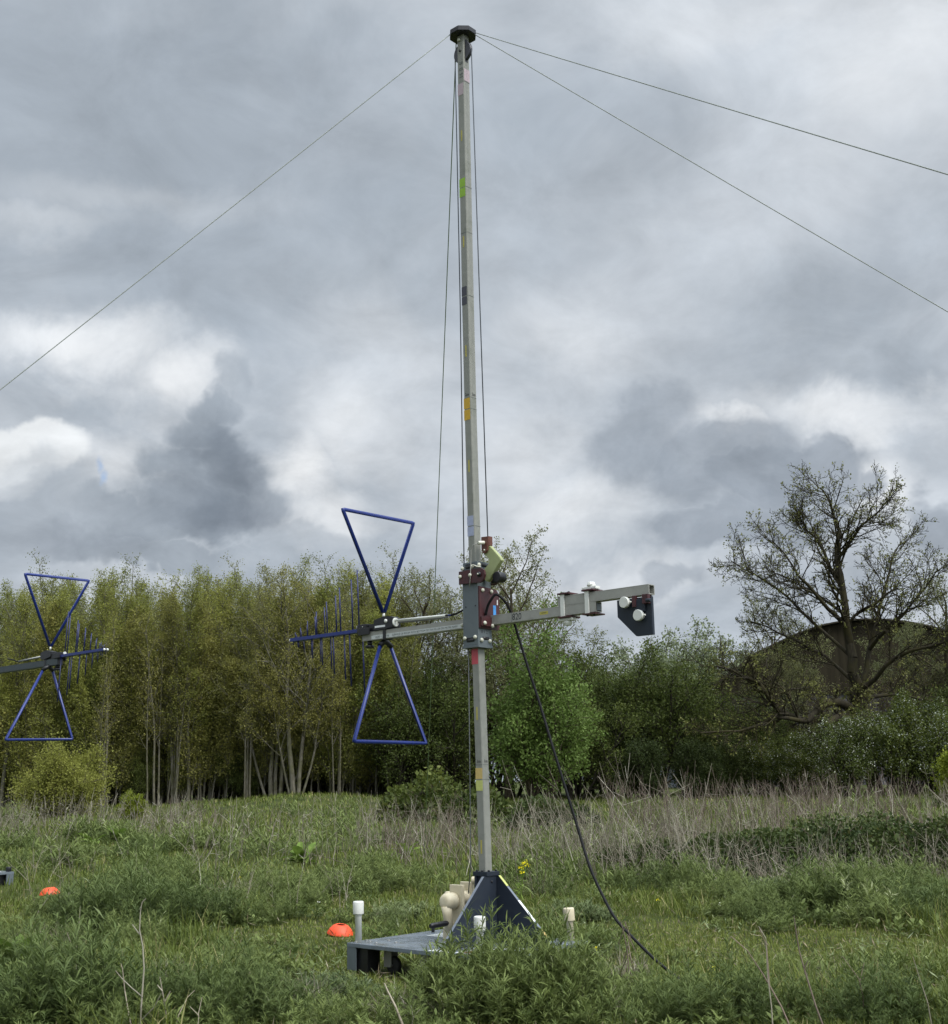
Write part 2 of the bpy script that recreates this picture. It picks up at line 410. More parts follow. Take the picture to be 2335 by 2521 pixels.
# head: octagonal cap, sheave in its slot, pins
lx, ly = lean(7.8)
oct_ = [(lx + .122 * math.cos(RAD(22.5 + 45 * i)), ly + .122 * math.sin(RAD(22.5 + 45 * i))) for i in range(8)]
head = MB().prism(oct_, 'z', 7.79, 7.835, .003).build('head_cap', MT['blackplastic'], mast)
wheel = MB().lathe((lx, ly - .016, 7.64), (lx, ly + .016, 7.64), [(0, .094), (.003, .098), (.010, .090), (.022, .090), (.029, .098), (.032, .094)], 40).build('pulley', MT['pulley'], mast)
MB().cyl((lx, ly - H - .012, 7.64), (lx, ly + H + .012, 7.64), .011, 12, .002).build('axle', MT['blackplastic'], wheel)
MB().cyl((lx - .005, ly - H - .02, 7.745), (lx - .005, ly - H, 7.745), .012, 12, .003).build('pin', MT['bolt'], mast)
MB().box(lx + H - .004, lx + H + .001, ly - .018, ly + .018, 7.53, 7.75).build('sheave_slot', MT['blackplastic'], mast)
# hoist cords
rope_l = [(lx - .097, ly, 7.64), (-.150, -.03, 5.3), (-.150, -.032, 3.08)]
MB().tube(rope_l, .0045, 6).build('hoist_cord', MT['hoist'], mast)
MB().tube([(lx + .097, ly, 7.64), (.075, -.035, 5.3), (.099, -.02, 3.30)], .0045, 6).build('hoist_cord', MT['hoist'], mast)
MB().tube([(-.100, -.05, 2.46), (-.125, -.03, 1.4), (-.160, .0, .78), (-.27, .09, .56)], .004, 6).build('hoist_cord', MT['rope'], mast)

# travelling carriage: square sleeve with collar, rollers, bolts and a boom clamp
cx, cy = -.026, -.023
def sleeve(mb, half, wall, z0, z1):
    mb.box(cx - half, cx + half, cy - half, cy - half + wall, z0, z1, .003)
    mb.box(cx - half, cx + half, cy + half - wall, cy + half, z0, z1, .003)
    mb.box(cx - half, cx - half + wall, cy - half + wall + .0005, cy + half - wall - .0005, z0, z1)
    mb.box(cx + half - wall, cx + half, cy - half + wall + .0005, cy + half - wall - .0005, z0, z1)
carriage = MB(); sleeve(carriage, .080, .018, 2.445, 2.99); carriage = carriage.build('carriage', MT['pvc'], mast)
col_ = MB(); sleeve(col_, .0765, .018, 2.991, 3.105); col_.build('collar', MT['pvc'], carriage)
fl = MB(); sleeve(fl, .084, .020, 2.425, 2.4445); fl.build('foot_collar', MT['pvc'], carriage)
X1, Y0 = cx + .08, cy - .08
for (x0, x1, z0, z1) in [(-.066, .012, 2.466, 2.502), (-.066, .018, 3.052, 3.086)]:
    MB().cyl((x0, Y0 + .012, (z0 + z1) / 2), (x1, Y0 + .012, (z0 + z1) / 2), .018, 14).build('roller', MT['blackplastic'], carriage)
    MB().box(x0 - .004, x1 + .004, Y0 - .0015, Y0 + .002, z1 - .006, z1 + .004).build('roller_slot', MT['blackplastic'], carriage)
for (y0, y1, z0, z1) in [(-.052, .020, 2.482, 2.515), (-.045, .030, 3.066, 3.092)]:
    MB().cyl((X1 - .010, y0, (z0 + z1) / 2), (X1 - .010, y1, (z0 + z1) / 2), .016, 14).build('roller', MT['blackplastic'], carriage)
def dome(p, n, r, m_, parent, name='bolt'):
    p = Vector(p); n = Vector(n)
    return MB().lathe(p, p + n, [(0, r * .92), (r * .35, r), (r * .75, r * .86), (r * 1.0, r * .45), (r * 1.04, r * .2)], 16).build(name, m_, parent)
for x, z in [(-.100, 3.060), (.004, 3.064), (-.085, 2.503), (.024, 2.505)]: dome((x, Y0, z), (0, -1, 0), .0165, MT['bolt'], carriage)
for y, z in [(-.086, 3.075), (-.070, 2.482), (.026, 2.480)]: dome((X1, y, z), (1, 0, 0), .0165, MT['bolt'], carriage)
for x in (-.072, .030): dome((x, Y0, 2.752), (0, -1, 0), .006, MT['blackplastic'], carriage, 'hole_plug')
# maroon pivot plates and the olive brake lever between them
plate_pts = [(-.128, 2.935), (.10, 2.925), (.135, 2.945), (.150, 2.985), (.140, 3.020), (.105, 3.042), (-.128, 3.038)]
pv = MB().prism(plate_pts, 'y', Y0 - .020, Y0 - .0005, .002).build('pivot_plate', MT['maroon'], carriage)
for x, z in [(-.108, 2.994), (-.002, 2.995)]: dome((x, Y0 - .020, z), (0, -1, 0), .0155, MT['bolt'], pv)
dome((.095, Y0 - .020, 2.990), (0, -1, 0), .020, MT['blackplastic'], pv, 'pivot'); dome((.095, Y0 - .038, 2.990), (0, -1, 0), .007, MT['bolt'], pv, 'pivot_pin')
MB().prism(plate_pts, 'y', cy + .0805, cy + .099, .002).build('pivot_plate', MT['maroon'], carriage)
lever_pts = [(.055, 2.965), (.105, 2.938), (.130, 2.955), (.252, 3.092), (.245, 3.110), (.135, 3.224), (.098, 3.205), (.070, 3.165), (.118, 3.125), (.128, 3.095), (.118, 3.075), (.060, 3.030)]
lever = MB().prism(lever_pts, 'y', -.045, -.005, .003).build('lever', MT['lever'], mast)
MB().cyl((.205, -.05, 2.965), (.205, .03, 2.965), .042, 18, .004).build('bump_roller', MT['blackplastic'], lever)
MB().prism([(.105, 2.93), (.20, 2.925), (.205, 3.005), (.17, 3.0)], 'y', -.0035, .02).build('roller_arm', MT['blackplastic'], lever)
rb = MB().prism([(.064, 3.20), (.078, 3.168), (.105, 3.165), (.128, 3.185), (.136, 3.296), (.064, 3.300)], 'y', -.062, -.0455, .002).build('rope_block', MT['brown'], mast)
MB().box(.070, .134, -.0445, -.004, 3.226, 3.300, .002).build('rope_block', MT['brown'], mast)
MB().cyl((.098, -.062, 3.250), (.082, -.118, 3.243), .015, 14, .004).build('pin', MT['bolt'], rb)
dome((.098, -.062, 3.19), (0, -1, 0), .008, MT['bolt'], rb)
MB().tube([(.080, -.112, 3.242), (.035, -.125, 3.232), (.015, -.128, 3.19), (.010, -.128, 3.10), (.006, -.13, 3.0), (-.006, -.13, 2.90)], .0042, 6).build('tie_cord', MT['boom'], rb)
MB().tube([(.02, -.12, 3.075), (.05, -.10, 3.06), (.078, -.09, 3.056)], .006, 6).build('tie_cord', MT['bolt'], rb)
# clamp plate on the right face of the carriage: the boom passes through it
cp = MB().prism([(-.100, 2.575), (.118, 2.568), (.140, 2.600), (.140, 2.860), (.105, 2.893), (-.100, 2.905)], 'x', X1 + .0005, X1 + .014, .002).build('clamp_plate', MT['maroon'], mast)
MB().box(X1 + .0145, X1 + .030, -.092, .026, 2.590, 2.664, .002).build('clamp_block', MT['maroon'], cp)
for y, z in [(-.063, 2.873), (.039, 2.871)]: dome((X1 + .014, y, z), (1, 0, 0), .0165, MT['bolt'], cp)
for y, z in [(-.063, 2.613), (.028, 2.597)]: dome((X1 + .0305, y, z), (1, 0, 0), .0165, MT['bolt'], cp)
MB().box(X1 + .0142, X1 + .0150, .062, .095, 2.688, 2.765).build('blue_tape', MT['bluetape'], cp)
MB().box(X1 + .0142, X1 + .0150, .108, .118, 2.772, 2.812).build('white_label', MT['paper'], cp)
for _i, _c in enumerate('012'): text('handwriting', _c, .035, (X1 + .0016, -.06 + _i * .028, 2.548), (0, 1, 0), (0, 0, 1), MT['ink'], carriage)

# boom: long lower tube, shorter upper tube strapped on, counterweight plate
BY0, BY1 = .030, .105
def hollow(mb, x0, x1, y0, y1, z0, z1, w=.007):
    mb.box(x0, x1, y0, y1, z0, z0 + w, .0015); mb.box(x0, x1, y0, y1, z1 - w, z1, .0015)
    mb.box(x0, x1, y0, y0 + w, z0 + w + .0003, z1 - w - .0003); mb.box(x0, x1, y1 - w, y1, z0 + w + .0003, z1 - w - .0003)
boom = MB(); hollow(boom, -1.415, 1.096, BY0, BY1, 2.606, 2.681); boom = boom.build('boom', MT['boom'], mast)
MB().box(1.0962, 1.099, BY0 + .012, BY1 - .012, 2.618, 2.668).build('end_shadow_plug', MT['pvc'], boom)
up_ = MB(); hollow(up_, .742, 1.567, BY0 + .001, BY1 - .001, 2.6825, 2.7555); up_ = up_.build('upper_boom', MT['boom'], mast)
MB().box(-1.30, -.236, BY0 - .0010, BY0 - .0002, 2.613, 2.645).build('label_strip', MT['stickergrey'], boom)
text('lettering', 'ADD 1 METRE', .024, (-1.165, BY0 - .0016, 2.628), (1, 0, 0), (0, 0, 1), MT['fadedink'], boom, .17)
text('lettering', 'SURFACE OF BOOM WITH BOTTOM OF TRAVELLER ON METRE MARK', .024, (-.665, BY0 - .0016, 2.629), (1, 0, 0), (0, 0, 1), MT['fadedink'], boom, .76)
text('number', '820', .072, (.338, BY0 - .0012, 2.644), (1, 0, 0), (0, 0, 1), MT['ink'], boom, .092)
MB().box(.284, .287, BY0 - .0008, BY0 - .0001, 2.607, 2.680).build('scribe_line', MT['fadedink'], boom)
MB().box(.566, .648, BY0 - .0010, BY0 - .0002, 2.634, 2.658).build('yellow_label', TP['label'], boom)
text('lettering', 'METRES', .010, (.607, BY0 - .0014, 2.646), (1, 0, 0), (0, 0, 1), MT['ink'], boom, .05)
dome((-.235, BY0, 2.635), (0, -1, 0), .014, MT['bolt'], boom)
for x, side in ((.793, -1), (1.022, 1)):
    st = MB(); st.box(x - .018, x + .018, BY0 - .012, BY0 - .0012, 2.600, 2.764, .002); st.box(x - .018, x + .018, BY1 + .0012, BY1 + .012, 2.600, 2.764, .002)
    st = st.build('strap', MT['white'], mast)
    MB().box(x - .04, x + .07, BY0 - .020, BY1 + .03, 2.765, 2.777, .002).build('strap_plate', MT['maroon'], st)
    MB().box(x - .04, x + .08, BY0 - .020, BY1 + .03, 2.589, 2.5995, .002).build('strap_plate', MT['maroon'], st)
    zc = 2.7775 if side > 0 else 2.5885
    sgn = 1 if side > 0 else -1
    kx = x + .02
    kb = MB().box(kx - .07, kx + .06, BY0 + .0, BY0 + .055, min(zc, zc + sgn * .022), max(zc, zc + sgn * .022), .006)
    kb.lathe((kx, BY0 + .028, zc + sgn * .0225), (kx, BY0 + .028, zc + sgn * 1), [(0, .030), (.012, .034), (.03, .026), (.034, .022)], 10, False)
    kb.build('clamp_knob', MT['white'], st)
    for q in (-.01, .05): dome((x + q, BY0 + .01, 2.589 if side > 0 else 2.777), (0, 0, -1 if side > 0 else 1), .010, MT['blackplastic'], st)
cw = MB().prism([(1.283, 2.668), (1.283, 2.545), (1.438, 2.395), (1.580, 2.395), (1.580, 2.668)], 'y', BY0 + .005, BY0 + .034, .002).build('counterweight_plate', MT['dark_pvc'], mast)
MB().box(1.500, 1.545, BY0 + .035, BY0 + .070, 2.60, 2.681, .002).build('hanger_bracket', MT['maroon'], cw)
MB().box(1.525, 1.575, BY0 - .030, BY0 + .004, 2.615, 2.6815, .002).build('hanger_bracket', MT['maroon'], cw)
MB().box(1.432, 1.462, BY0 - .020, BY0 + .004, 2.60, 2.6815, .002).build('hanger_bracket', MT['maroon'], cw)
MB().cyl((1.56, BY0 - .03, 2.635), (1.60, BY0 - .03, 2.632), .014, 12, .003).build('hanger_bolt', MT['dark_pvc'], cw)
MB().box(1.445, 1.535, BY0 - .012, BY0 + .0045, 2.565, 2.655, .004).build('hanger_pad', MT['dark_pvc'], cw)
for x, z in ((1.375, 2.640), (1.490, 2.536)):
    MB().lathe((x, BY0 + .0045, z), (x, -1, z), [(0, .030), (.018, .034), (.024, .040), (.046, .040), (.049, .037)], 28).build('thumb_disc', MT['white'], cw)
    MB().cyl((x + .03, BY0 - .02, z), (x + .052, BY0 - .022, z), .006, 8).build('disc_pin', MT['white'], cw)
BOOM_PARTS = ('boom', 'upper_boom', 'strap', 'counterweight_plate')

# base: flange, gussets
MB().box(-.075, .068, -.070, .072, .708, .740, .003).build('top_flange', MT['dark_pvc'], mast)
for p in ((.052, -.030), (.01, -.058), (.052, .052), (-.05, -.05)): MB().cyl((p[0], p[1], .7405), (p[0], p[1], .752), .010, 6).build('flange_bolt', MT['blackplastic'], mast)
DT = .225
def gusset(axis, c0, c1, t0, s, name):
    top, foot = t0
    pts = [(0.0, DT), (s * foot, DT), (s * foot, DT + .075), (s * top, .7075), (0.0, .7075)]
    off = {'a': .070, 'b': .0}[name]
    pts = [(p + (s * -off if name == 'b' else 0), z) for p, z in pts]
    g = MB().prism(pts, axis, c0, c1, .0025).build('gusset', MT['dark_pvc'], mast)
    return g
ga = MB().prism([(.070, DT), (-.493, DT), (-.493, DT + .078), (-.092, .7075), (.070, .7075)], 'x', .036, .060, .002).build('gusset', MT['dark_pvc'], mast)
gb = MB().prism([(.0605, DT), (.535, DT), (.535, DT + .06), (.080, .7075), (.0605, .7075)], 'y', .046, .070, .002).build('gusset', MT['dark_pvc'], mast)
MB().prism([(-.070, DT), (.480, DT), (.480, DT + .078), (.092, .7075), (-.070, .7075)], 'x', -.062, -.038, .002).build('gusset', MT['dark_pvc'], mast)
MB().box(-.0375, .0355, -.055, .0455, DT, .7075).build('base_core', MT['dark_pvc'], mast)
dome((.0605, -.010, .668), (1, 0, 0), .009, MT['blackplastic'], ga, 'hole_plug')
def on_slope(a, b, m_, name, up=.0022):
    """strip of tape lying on the sloping edge of the right hand gusset, a..b along the slope"""
    p0 = Vector((.080, .7075)); p1 = Vector((.535, DT + .06)); d = (p1 - p0); n_ = Vector((d.y, -d.x)).normalized()
    if n_.y < 0: n_ = -n_
    q0 = p0 + d * a; q1 = p0 + d * b
    MB().prism([tuple(q0), tuple(q1), tuple(q1 + n_ * up), tuple(q0 + n_ * up)], 'y', .0465, .0695).build(name, m_, gb)
on_slope(.0, .17, TP['lime'], 'yellow_tape'); on_slope(.175, .40, MT['edge'], 'pale_edge', .0012); on_slope(.405, .74, MT['paper'], 'white_tape'); on_slope(.745, .86, MT['edge'], 'pale_edge', .0012); on_slope(.865, 1.0, TP['sand'], 'yellow_tape')  # paler strips between the tapes along the sloping edge
p0, p1 = (-.092, .7075), (-.493, DT + .078)
MB().prism([p0, p1, (p1[0] - .0008, p1[1] + .001), (p0[0] - .0008, p0[1] + .001)], 'x', .0365, .0595).build('pale_edge', MT['edge'], ga)  # paler strip along the left gusset's slope

# wheeled deck
PX0, PX1, PY0, PY1 = -.90, .56, -.60, .50
deck = MB().box(PX0, PX1, PY0, PY1, DT - .030, DT, .003).build('deck', MT['deck'], mast)
for x, y in [(PX0 + .12, PY0 + .13), (PX0 + .22, PY0 + .10), (PX0 + .20, PY0 + .25), (PX0 + .33, PY0 + .20), (PX0 + .07, PY0 + .03), (PX0 + .05, PY0 + .16)]:
    MB().cyl((x, y, DT), (x, y, DT + .008), .012, 10, .002).build('deck_bolt', MT['metal'], deck)
MB().cyl((PX0 + .09, PY1 - .25, DT), (PX0 + .09, PY1 - .25, DT + .05), .014, 10, .003).build('deck_stud', MT['blackplastic'], deck)
def deck_paper(x0, x1, y0, y1, m_=None, name='paper_label', up=.0015):
    return MB().box(x0, x1, y0, y1, DT + up - .001, DT + up).build(name, m_ or MT['paper'], deck)
deck_paper(-.70, -.42, .06, .26, MT['stickergrey']); deck_paper(-.62, -.30, .34, .47)
deck_paper(-.06, .14, PY0 + .02, PY0 + .10); deck_paper(.17, .40, PY0 + .04, PY0 + .22); deck_paper(.22, .31, PY0 + .08, PY0 + .17, MT['redink'], 'red_print', .0024)
deck_paper(.12, .30, -.30, -.16); deck_paper(.33, .50, -.22, -.10)
for k in range(7): deck_paper(-.68, -.44, .085 + k * .024, .090 + k * .024, MT['fadedink'], 'print_line', .0022)
# blue-grey corner leg with a skid block
cl = MB().box(PX0 + .001, PX0 + .012, PY0 + .002, PY0 + .10, .03, DT - .0305, .002).box(PX0 + .0125, PX0 + .10, PY0 + .002, PY0 + .013, .03, DT - .0305, .002).build('corner_leg', MT['pvc'], mast)
MB().box(PX0 + .06, PX0 + .20, PY0 + .03, PY0 + .16, .025, DT - .0305, .004).build('skid_block', MT['blackplastic'], mast)
def caster(x, y):
    fk = MB().box(x - .055, x + .055, y - .04, y + .04, DT - .045, DT - .0305, .003)
    fk.box(x - .045, x + .035, y - .036, y - .031, .055, DT - .0455, .001); fk.box(x - .045, x + .035, y + .031, y + .036, .055, DT - .0455, .001)
    fk = fk.build('caster', MT['boom'], mast)
    z = .066 + .0
    MB().lathe((x + .03, y - .024, z), (x + .03, 9, z), [(0, .040), (.004, .060), (.010, .066), (.038, .066), (.044, .060), (.048, .040)], 28).build('wheel', MT['rubber'], fk)
    MB().cyl((x + .03, y - .042, z), (x + .03, y + .042, z), .010, 10, .002).build('axle', MT['metal'], fk)
for x, y in [(PX0 + .30, PY0 + .18), (PX1 - .16, PY0 + .18), (PX0 + .30, PY1 - .14), (PX1 - .16, PY1 - .14), (-.20, PY0 + .16)]: caster(x, y)
def handle(x, y, m_, tx=0.0, ty=0.0, hgt=.30):
    p = Vector((x, y, DT)); d = Vector((tx, ty, 1)).normalized()
    s_ = MB().lathe(p, p + d, [(0, .026), (hgt - .105, .0255), (hgt - .10, .03)], 18).build('jack_post', m_, mast)
    MB().lathe(p + d * (hgt - .0995), p + d * 2, [(0, .030), (.006, .041), (.012, .042), (.090, .042), (.097, .040), (.100, .034)], 22).build('post_cap', m_, s_)
    return s_
jp = handle(PX0 + .068, PY0 + .058, MT['white'], -.01, .0)
handle(.40, -.53, MT['white'], .01, 0, .258); handle(.44, .45, MT['cream'], -.05, -.03, .236); handle(PX0 + .10, PY1 - .06, MT['cream'])
# cream winch
wf = MB().box(-.415, -.285, .030, .062, DT, .625, .004); wf.box(-.43, -.31, -.035, .0295, DT, .312, .004)
wf = wf.build('winch_frame', MT['cream'], mast)
MB().box(-.40, -.275, .135, .165, DT, .640, .004).build('winch_frame', MT['cream'], mast)
MB().cyl((-.33, .0625, .53), (-.33, .1345, .53), .050, 20, .006).build('winch_drum', MT['cream'], mast)
hub = MB().lathe((-.365, .0295, .505), (-.365, -1, .505), [(0, .060), (.02, .066), (.09, .064), (.112, .052), (.12, .036), (.121, .012)], 26).build('winch_hub', MT['cream'], mast)
ca = MB().lathe((-.365, -.055, .47), (-.345, -.055, .30), [(0, .044), (.06, .036), (.18, .030)], 16).build('crank_arm', MT['cream'], mast)
MB().lathe((-.345, -.055, .352), (-.345, -.275, .346), [(0, .012), (.012, .020), (.06, .021), (.19, .020), (.206, .014)], 16).build('crank_grip', MT['blackplastic'], ca)
MB().cyl((-.26, .12, .655), (-.19, .16, .655), .030, 16, .004).build('winch_roller', MT['cream'], mast)

# ------------------------------------------------------------------ second mast, facing the first
def children_deep(o):
    out = []
    for c in kids(o): out += [c] + children_deep(c)
    return out
skip = {c.name for c in kids(mast) if c.name.startswith('jack_post')}
M2 = Vector((-7.08, 16.73, 0)); M2.z = float(gz(M2.x, M2.y)) + .0
mast2 = copy_tree(mast, None, skip)
mast2.location = M2; mast2.rotation_euler = (0, 0, -BETA + math.pi)
tag(mast2, 'antenna mast cut off by the left edge, only dark boom and deck corner showing', 'mast', 'antenna masts')
DZ2 = 2.945 - M2.z - 2.644 - .065
for c in kids(mast2):
    nm = c.name.split('.')[0]
    if nm in BOOM_PARTS: c.location.x -= 1.53; c.location.z += DZ2
    elif nm in ('carriage', 'lever', 'rope_block', 'clamp_plate'): c.location.z += DZ2
MB().cyl((PX0 + .05, PY0 + .05, DT), (PX0 + .05, PY0 + .05, DT + .06), .035, 16, .006).build('corner_stud', MT['blackplastic'], mast2)
db = mat('dark_grey_boom', (.045, .058, .064), .55, var=.08, dirt=((.08, .085, .08), .3))  # darker grey than the first mast's boom
MB().box(-1.4195 - 1.53, -1.4155 - 1.53, BY0 + .004, BY1 - .004, 2.610 + DZ2, 2.677 + DZ2).build('end_plug', MT['blackplastic'], mast2)
for c in kids(mast2):
    if c.name.startswith('boom'):
        me = c.data.copy(); me.materials[0] = db; c.data = me
        for g in kids(c):
            if g.name.split('.')[0] in ('label_strip', 'lettering', 'number', 'yellow_label'): bpy.data.objects.remove(g)

# ------------------------------------------------------------------ antennas: blue log-periodic array with a wire bow-tie
def make_antenna():
    root = empty('log_periodic_antenna', (0, 0, 0))
    ZC, YC = 2.705, .068
    xs = [-1.475, -1.60, -1.715, -1.815, -1.893, -1.97, -2.036, -2.10, -2.16, -2.215, -2.26, -2.30, -2.335, -2.365]
    hs = [.535, .47, .405, .35, .30, .26, .225, .19, .155, .125, .10, .08, .065, .05]
    for s in (-1, 1):
        MB().box(-2.400, -1.34, YC + s * .020 - .0125, YC + s * .020 + .0125, ZC - .0155, ZC + .0155, .002).build('twin_boom', MT['blue'], root)
        dome((-2.400, YC + s * .02, ZC), (-1, 0, 0), .015, MT['white'], root, 'end_cap')
    for i, (x, L) in enumerate(zip(xs, hs)):
        s = 1 if i % 2 else -1
        r = .0064 if i < 4 else (.0054 if i < 8 else .004)
        for sg in (1, -1):
            y = YC + .02 * s * sg
            MB().cyl((x, y, ZC + sg * .0155), (x - .0, y - sg * L * .05, ZC + sg * L), r, 8).build('dipole_rod', MT['navy'], root)
    xb = -1.21
    def loop(name, pts, closed):
        return MB().tube(pts, .0160, 12, closed).build(name, MT['blue'], root)
    def corners(a, b, c, k=.018):
        a, b, c = Vector(a), Vector(b), Vector(c)
        return [b + (a - b).normalized() * k, b + ((a - b).normalized() + (c - b).normalized()) * k * .22, b + (c - b).normalized() * k]
    T0, TL, TR = (xb, .078, 2.842), (xb, -.39, 3.682), (xb, .460, 3.682)
    T1 = (xb, .098, 2.842)
    up = loop('bow_tie_element', [T0] + corners(T0, TL, TR) + corners(TL, TR, T1) + [T1], False)
    MB().cyl((xb, .088, 2.80), (xb, .088, 2.835), .012, 12).build('feed_pin', MT['white'], up)
    B0, BL, BR, B1 = (xb, .045, 2.548), (xb, -.252, 1.745), (xb, .594, 1.738), (xb, .172, 2.548)
    lo = loop('bow_tie_element', [B0] + corners(B0, BL, BR) + corners(BL, BR, B1) + [B1], False)
    MB().tube([(xb, .04, 2.552), (xb, .105, 2.600), (xb, .178, 2.552)], .024, 10).build('element_bracket', MT['blackplastic'], lo)
    fb = MB().box(-1.47, -1.345, BY0 - .016, BY0 + .085, 2.683, 2.752, .005); fb.box(-1.335, -1.26, BY0 - .002, BY0 + .07, 2.683, 2.745, .003)
    fb = fb.build('feed_clamp', MT['blackplastic'], root)
    MB().box(-1.44, -1.30, BY0 - .030, BY0 - .0165, 2.655, 2.715, .004).build('clamp_jaw', MT['blackplastic'], fb)
    for x in (-1.47,): MB().cyl((x, BY0 + .02, 2.735), (x - .022, BY0 + .02, 2.735), .021, 18, .004).build('end_disc', MT['white'], fb)
    dome((-1.395, BY0 - .016, 2.728), (0, -1, 0), .006, MT['metal'], fb)
    bx = MB().prism([(-1.262, 2.712), (-1.262, 2.775), (-1.14, 2.797), (-1.06, 2.790), (-1.015, 2.772), (-1.02, 2.695), (-1.10, 2.688)], 'y', BY0 - .012, BY0 + .078, .004).build('balun_box', MT['blackplastic'], root)
    MB().box(-1.245, -1.118, BY0 - .0135, BY0 - .0125, 2.705, 2.722).build('white_label', MT['paper'], bx)
    MB().box(-1.262, -1.10, BY0 - .010, BY0 + .05, 2.683, 2.7105, .003).build('balun_foot', MT['blackplastic'], bx)
    dome((-1.105, BY0 - .012, 2.752), (0, -1, 0), .017, MT['white'], bx)
    MB().cyl((-1.018, BY0 + .01, 2.735), (-1.006, BY0 + .01, 2.735), .037, 22, .003).build('end_disc', MT['white'], bx)
    MB().tube([(-1.006, BY0 + .0, 2.748), (-.42, BY0 + .0, 2.730)], .0105, 12).build('balun_rod', MT['white'], root)
    MB().tube([(-1.006, BY0 + .035, 2.735), (-.42, BY0 + .035, 2.722)], .0095, 12).build('balun_rod', MT['rope'], root)
    MB().tube([(-.43, BY0 + .0, 2.730), (-.36, BY0, 2.727), (-.30, BY0 + .005, 2.735), (-.22, BY0 + .01, 2.760), (-.105, BY0 + .01, 2.775)], .008, 8).build('feed_cable', MT['coax'], root)
    MB().tube([(-.385, BY0 - .0085, 2.729), (-.355, BY0 - .0085, 2.7275)], .006, 8).build('cable_marker', MT['blue'], root)
    MB().box(-1.155, -1.120, BY0 - .004, BY1 + .004, 2.598, 2.6055, .001).box(-1.155, -1.120, BY0 - .006, BY0 - .0018, 2.606, 2.694, .001).box(-1.155, -1.120, BY1 + .0018, BY1 + .006, 2.606, 2.684, .001).build('boom_strap', MT['blackplastic'], root)
    MB().cyl((-1.36, BY0 + .037, 2.604), (-1.36, BY0 + .037, 2.572), .022, 14).lathe((-1.36, BY0 + .037, 2.5715), (-1.36, BY0 + .037, 1), [(0, .028), (.008, .040), (.026, .036)], 12).build('clamp_knob', MT['blackplastic'], root)
    return root
ant1 = make_antenna(); ant1.location = MAST; ant1.rotation_euler = (0, 0, -BETA)
tag(ant1, 'blue log-periodic antenna with bow-tie loops clamped to the pale lettered boom of the near mast', 'antenna', 'blue antennas')
ant2 = copy_tree(ant1)
ant2.rotation_euler = (0, 0, -BETA + math.pi)
_off = Matrix.Rotation(-BETA + math.pi, 3, 'Z') @ Vector((-1.53, 0, 0))
_rz = Matrix.Rotation(-BETA + math.pi, 3, 'Z'); _rx = Matrix.Rotation(RAD(-.6), 3, 'X'); _pv = Vector((-1.2, .068, 2.705))
ant2.rotation_euler = (_rz @ _rx).to_euler()          # sits slightly turned about its boom
ant2.location = M2 + _off + Vector((0, 0, DZ2)) + _rz @ (_pv - _rx @ _pv)
tag(ant2, 'farther blue log-periodic antenna with bow-tie loops on a dark boom at the left edge', 'antenna', 'blue antennas')

# ------------------------------------------------------------------ guys and cable
def guy(name, S, through, m_, r, label, sag=.05, ground=True, cat='guy rope'):
    S = Vector(S); Q = Vector(through); d = Q - S
    t = 1.0
    if ground:
        while (S + d * t).z > float(gz((S + d * t).x, (S + d * t).y)): t += .01
    E = S + d * t
    pts = [S + (E - S) * (i / 24) - Vector((0, 0, sag * 4 * (i / 24) * (1 - i / 24))) for i in range(25)]
    o = MB().tube(pts, r, 6).build(name, m_)
    # a driven ground peg at its foot
    tag(o, label, cat, 'guy ropes'); return o
lw = Matrix.Rotation(-BETA, 4, 'Z')
TOP = MAST + lw @ Vector((lx, ly, 7.80))
guy('guy_rope', TOP + Vector((-.112, -.03, 0)), at(0, 956, 9.1), MT['guy'], .0038, 'thin grey guy rope running down to the left from the mast top', .015)
guy('guy_rope', TOP + Vector((.105, -.04, -.01)), at(2335, 764, 8.8), MT['guy'], .0038, 'lower of the two grey guy ropes running right from the mast top', .015)
guy('guy_rope', TOP + Vector((.112, -.02, .02)), at(2335, 424, 6.2), MT['guy'], .0042, 'upper thicker guy rope passing off the right edge of the photo', .015)
guy('guy_rope', TOP + Vector((-.06, .08, 0)), at(1049, 2015, 17.5), MT['greenrope'], .0045, 'thin greenish guy rope dropping behind the mast to the dry stalks', .0)

pts = [(1196, 1514, 9.66), (1202, 1491, 9.64), (1210, 1476, 9.62), (1220, 1464, 9.61), (1231, 1468, 9.61), (1246, 1484, 9.63), (1258, 1508, 9.70), (1268, 1538, 9.80), (1284, 1590, 9.82), (1304, 1655, 9.8), (1330, 1735, 9.77), (1360, 1835, 9.7),
       (1392, 1938, 9.65), (1424, 2042, 9.6), (1453, 2135, 9.5), (1487, 2210, 9.4), (1518, 2265, 9.3), (1560, 2310, 9.2), (1600, 2350, 9.1), (1624, 2372, 9.05), (1690, 2425, 8.95)]
P = [Vector(at(a, b, c)) for a, b, c in pts]
dense = []
for i in range(len(P) - 1):
    a, b, c, d = P[max(i - 1, 0)], P[i], P[i + 1], P[min(i + 2, len(P) - 1)]
    for k in range(4):
        t = k / 4
        dense.append(.5 * ((2 * b) + (c - a) * t + (2 * a - 5 * b + 4 * c - d) * t * t + (3 * b - a - 3 * c + d) * t ** 3))
dense.append(P[-1])
tag(MB().tube(dense, .0105, 8).build('coaxial_cable', MT['coax']), 'black cable hanging from the maroon plate down to the grass on the right', 'cable')

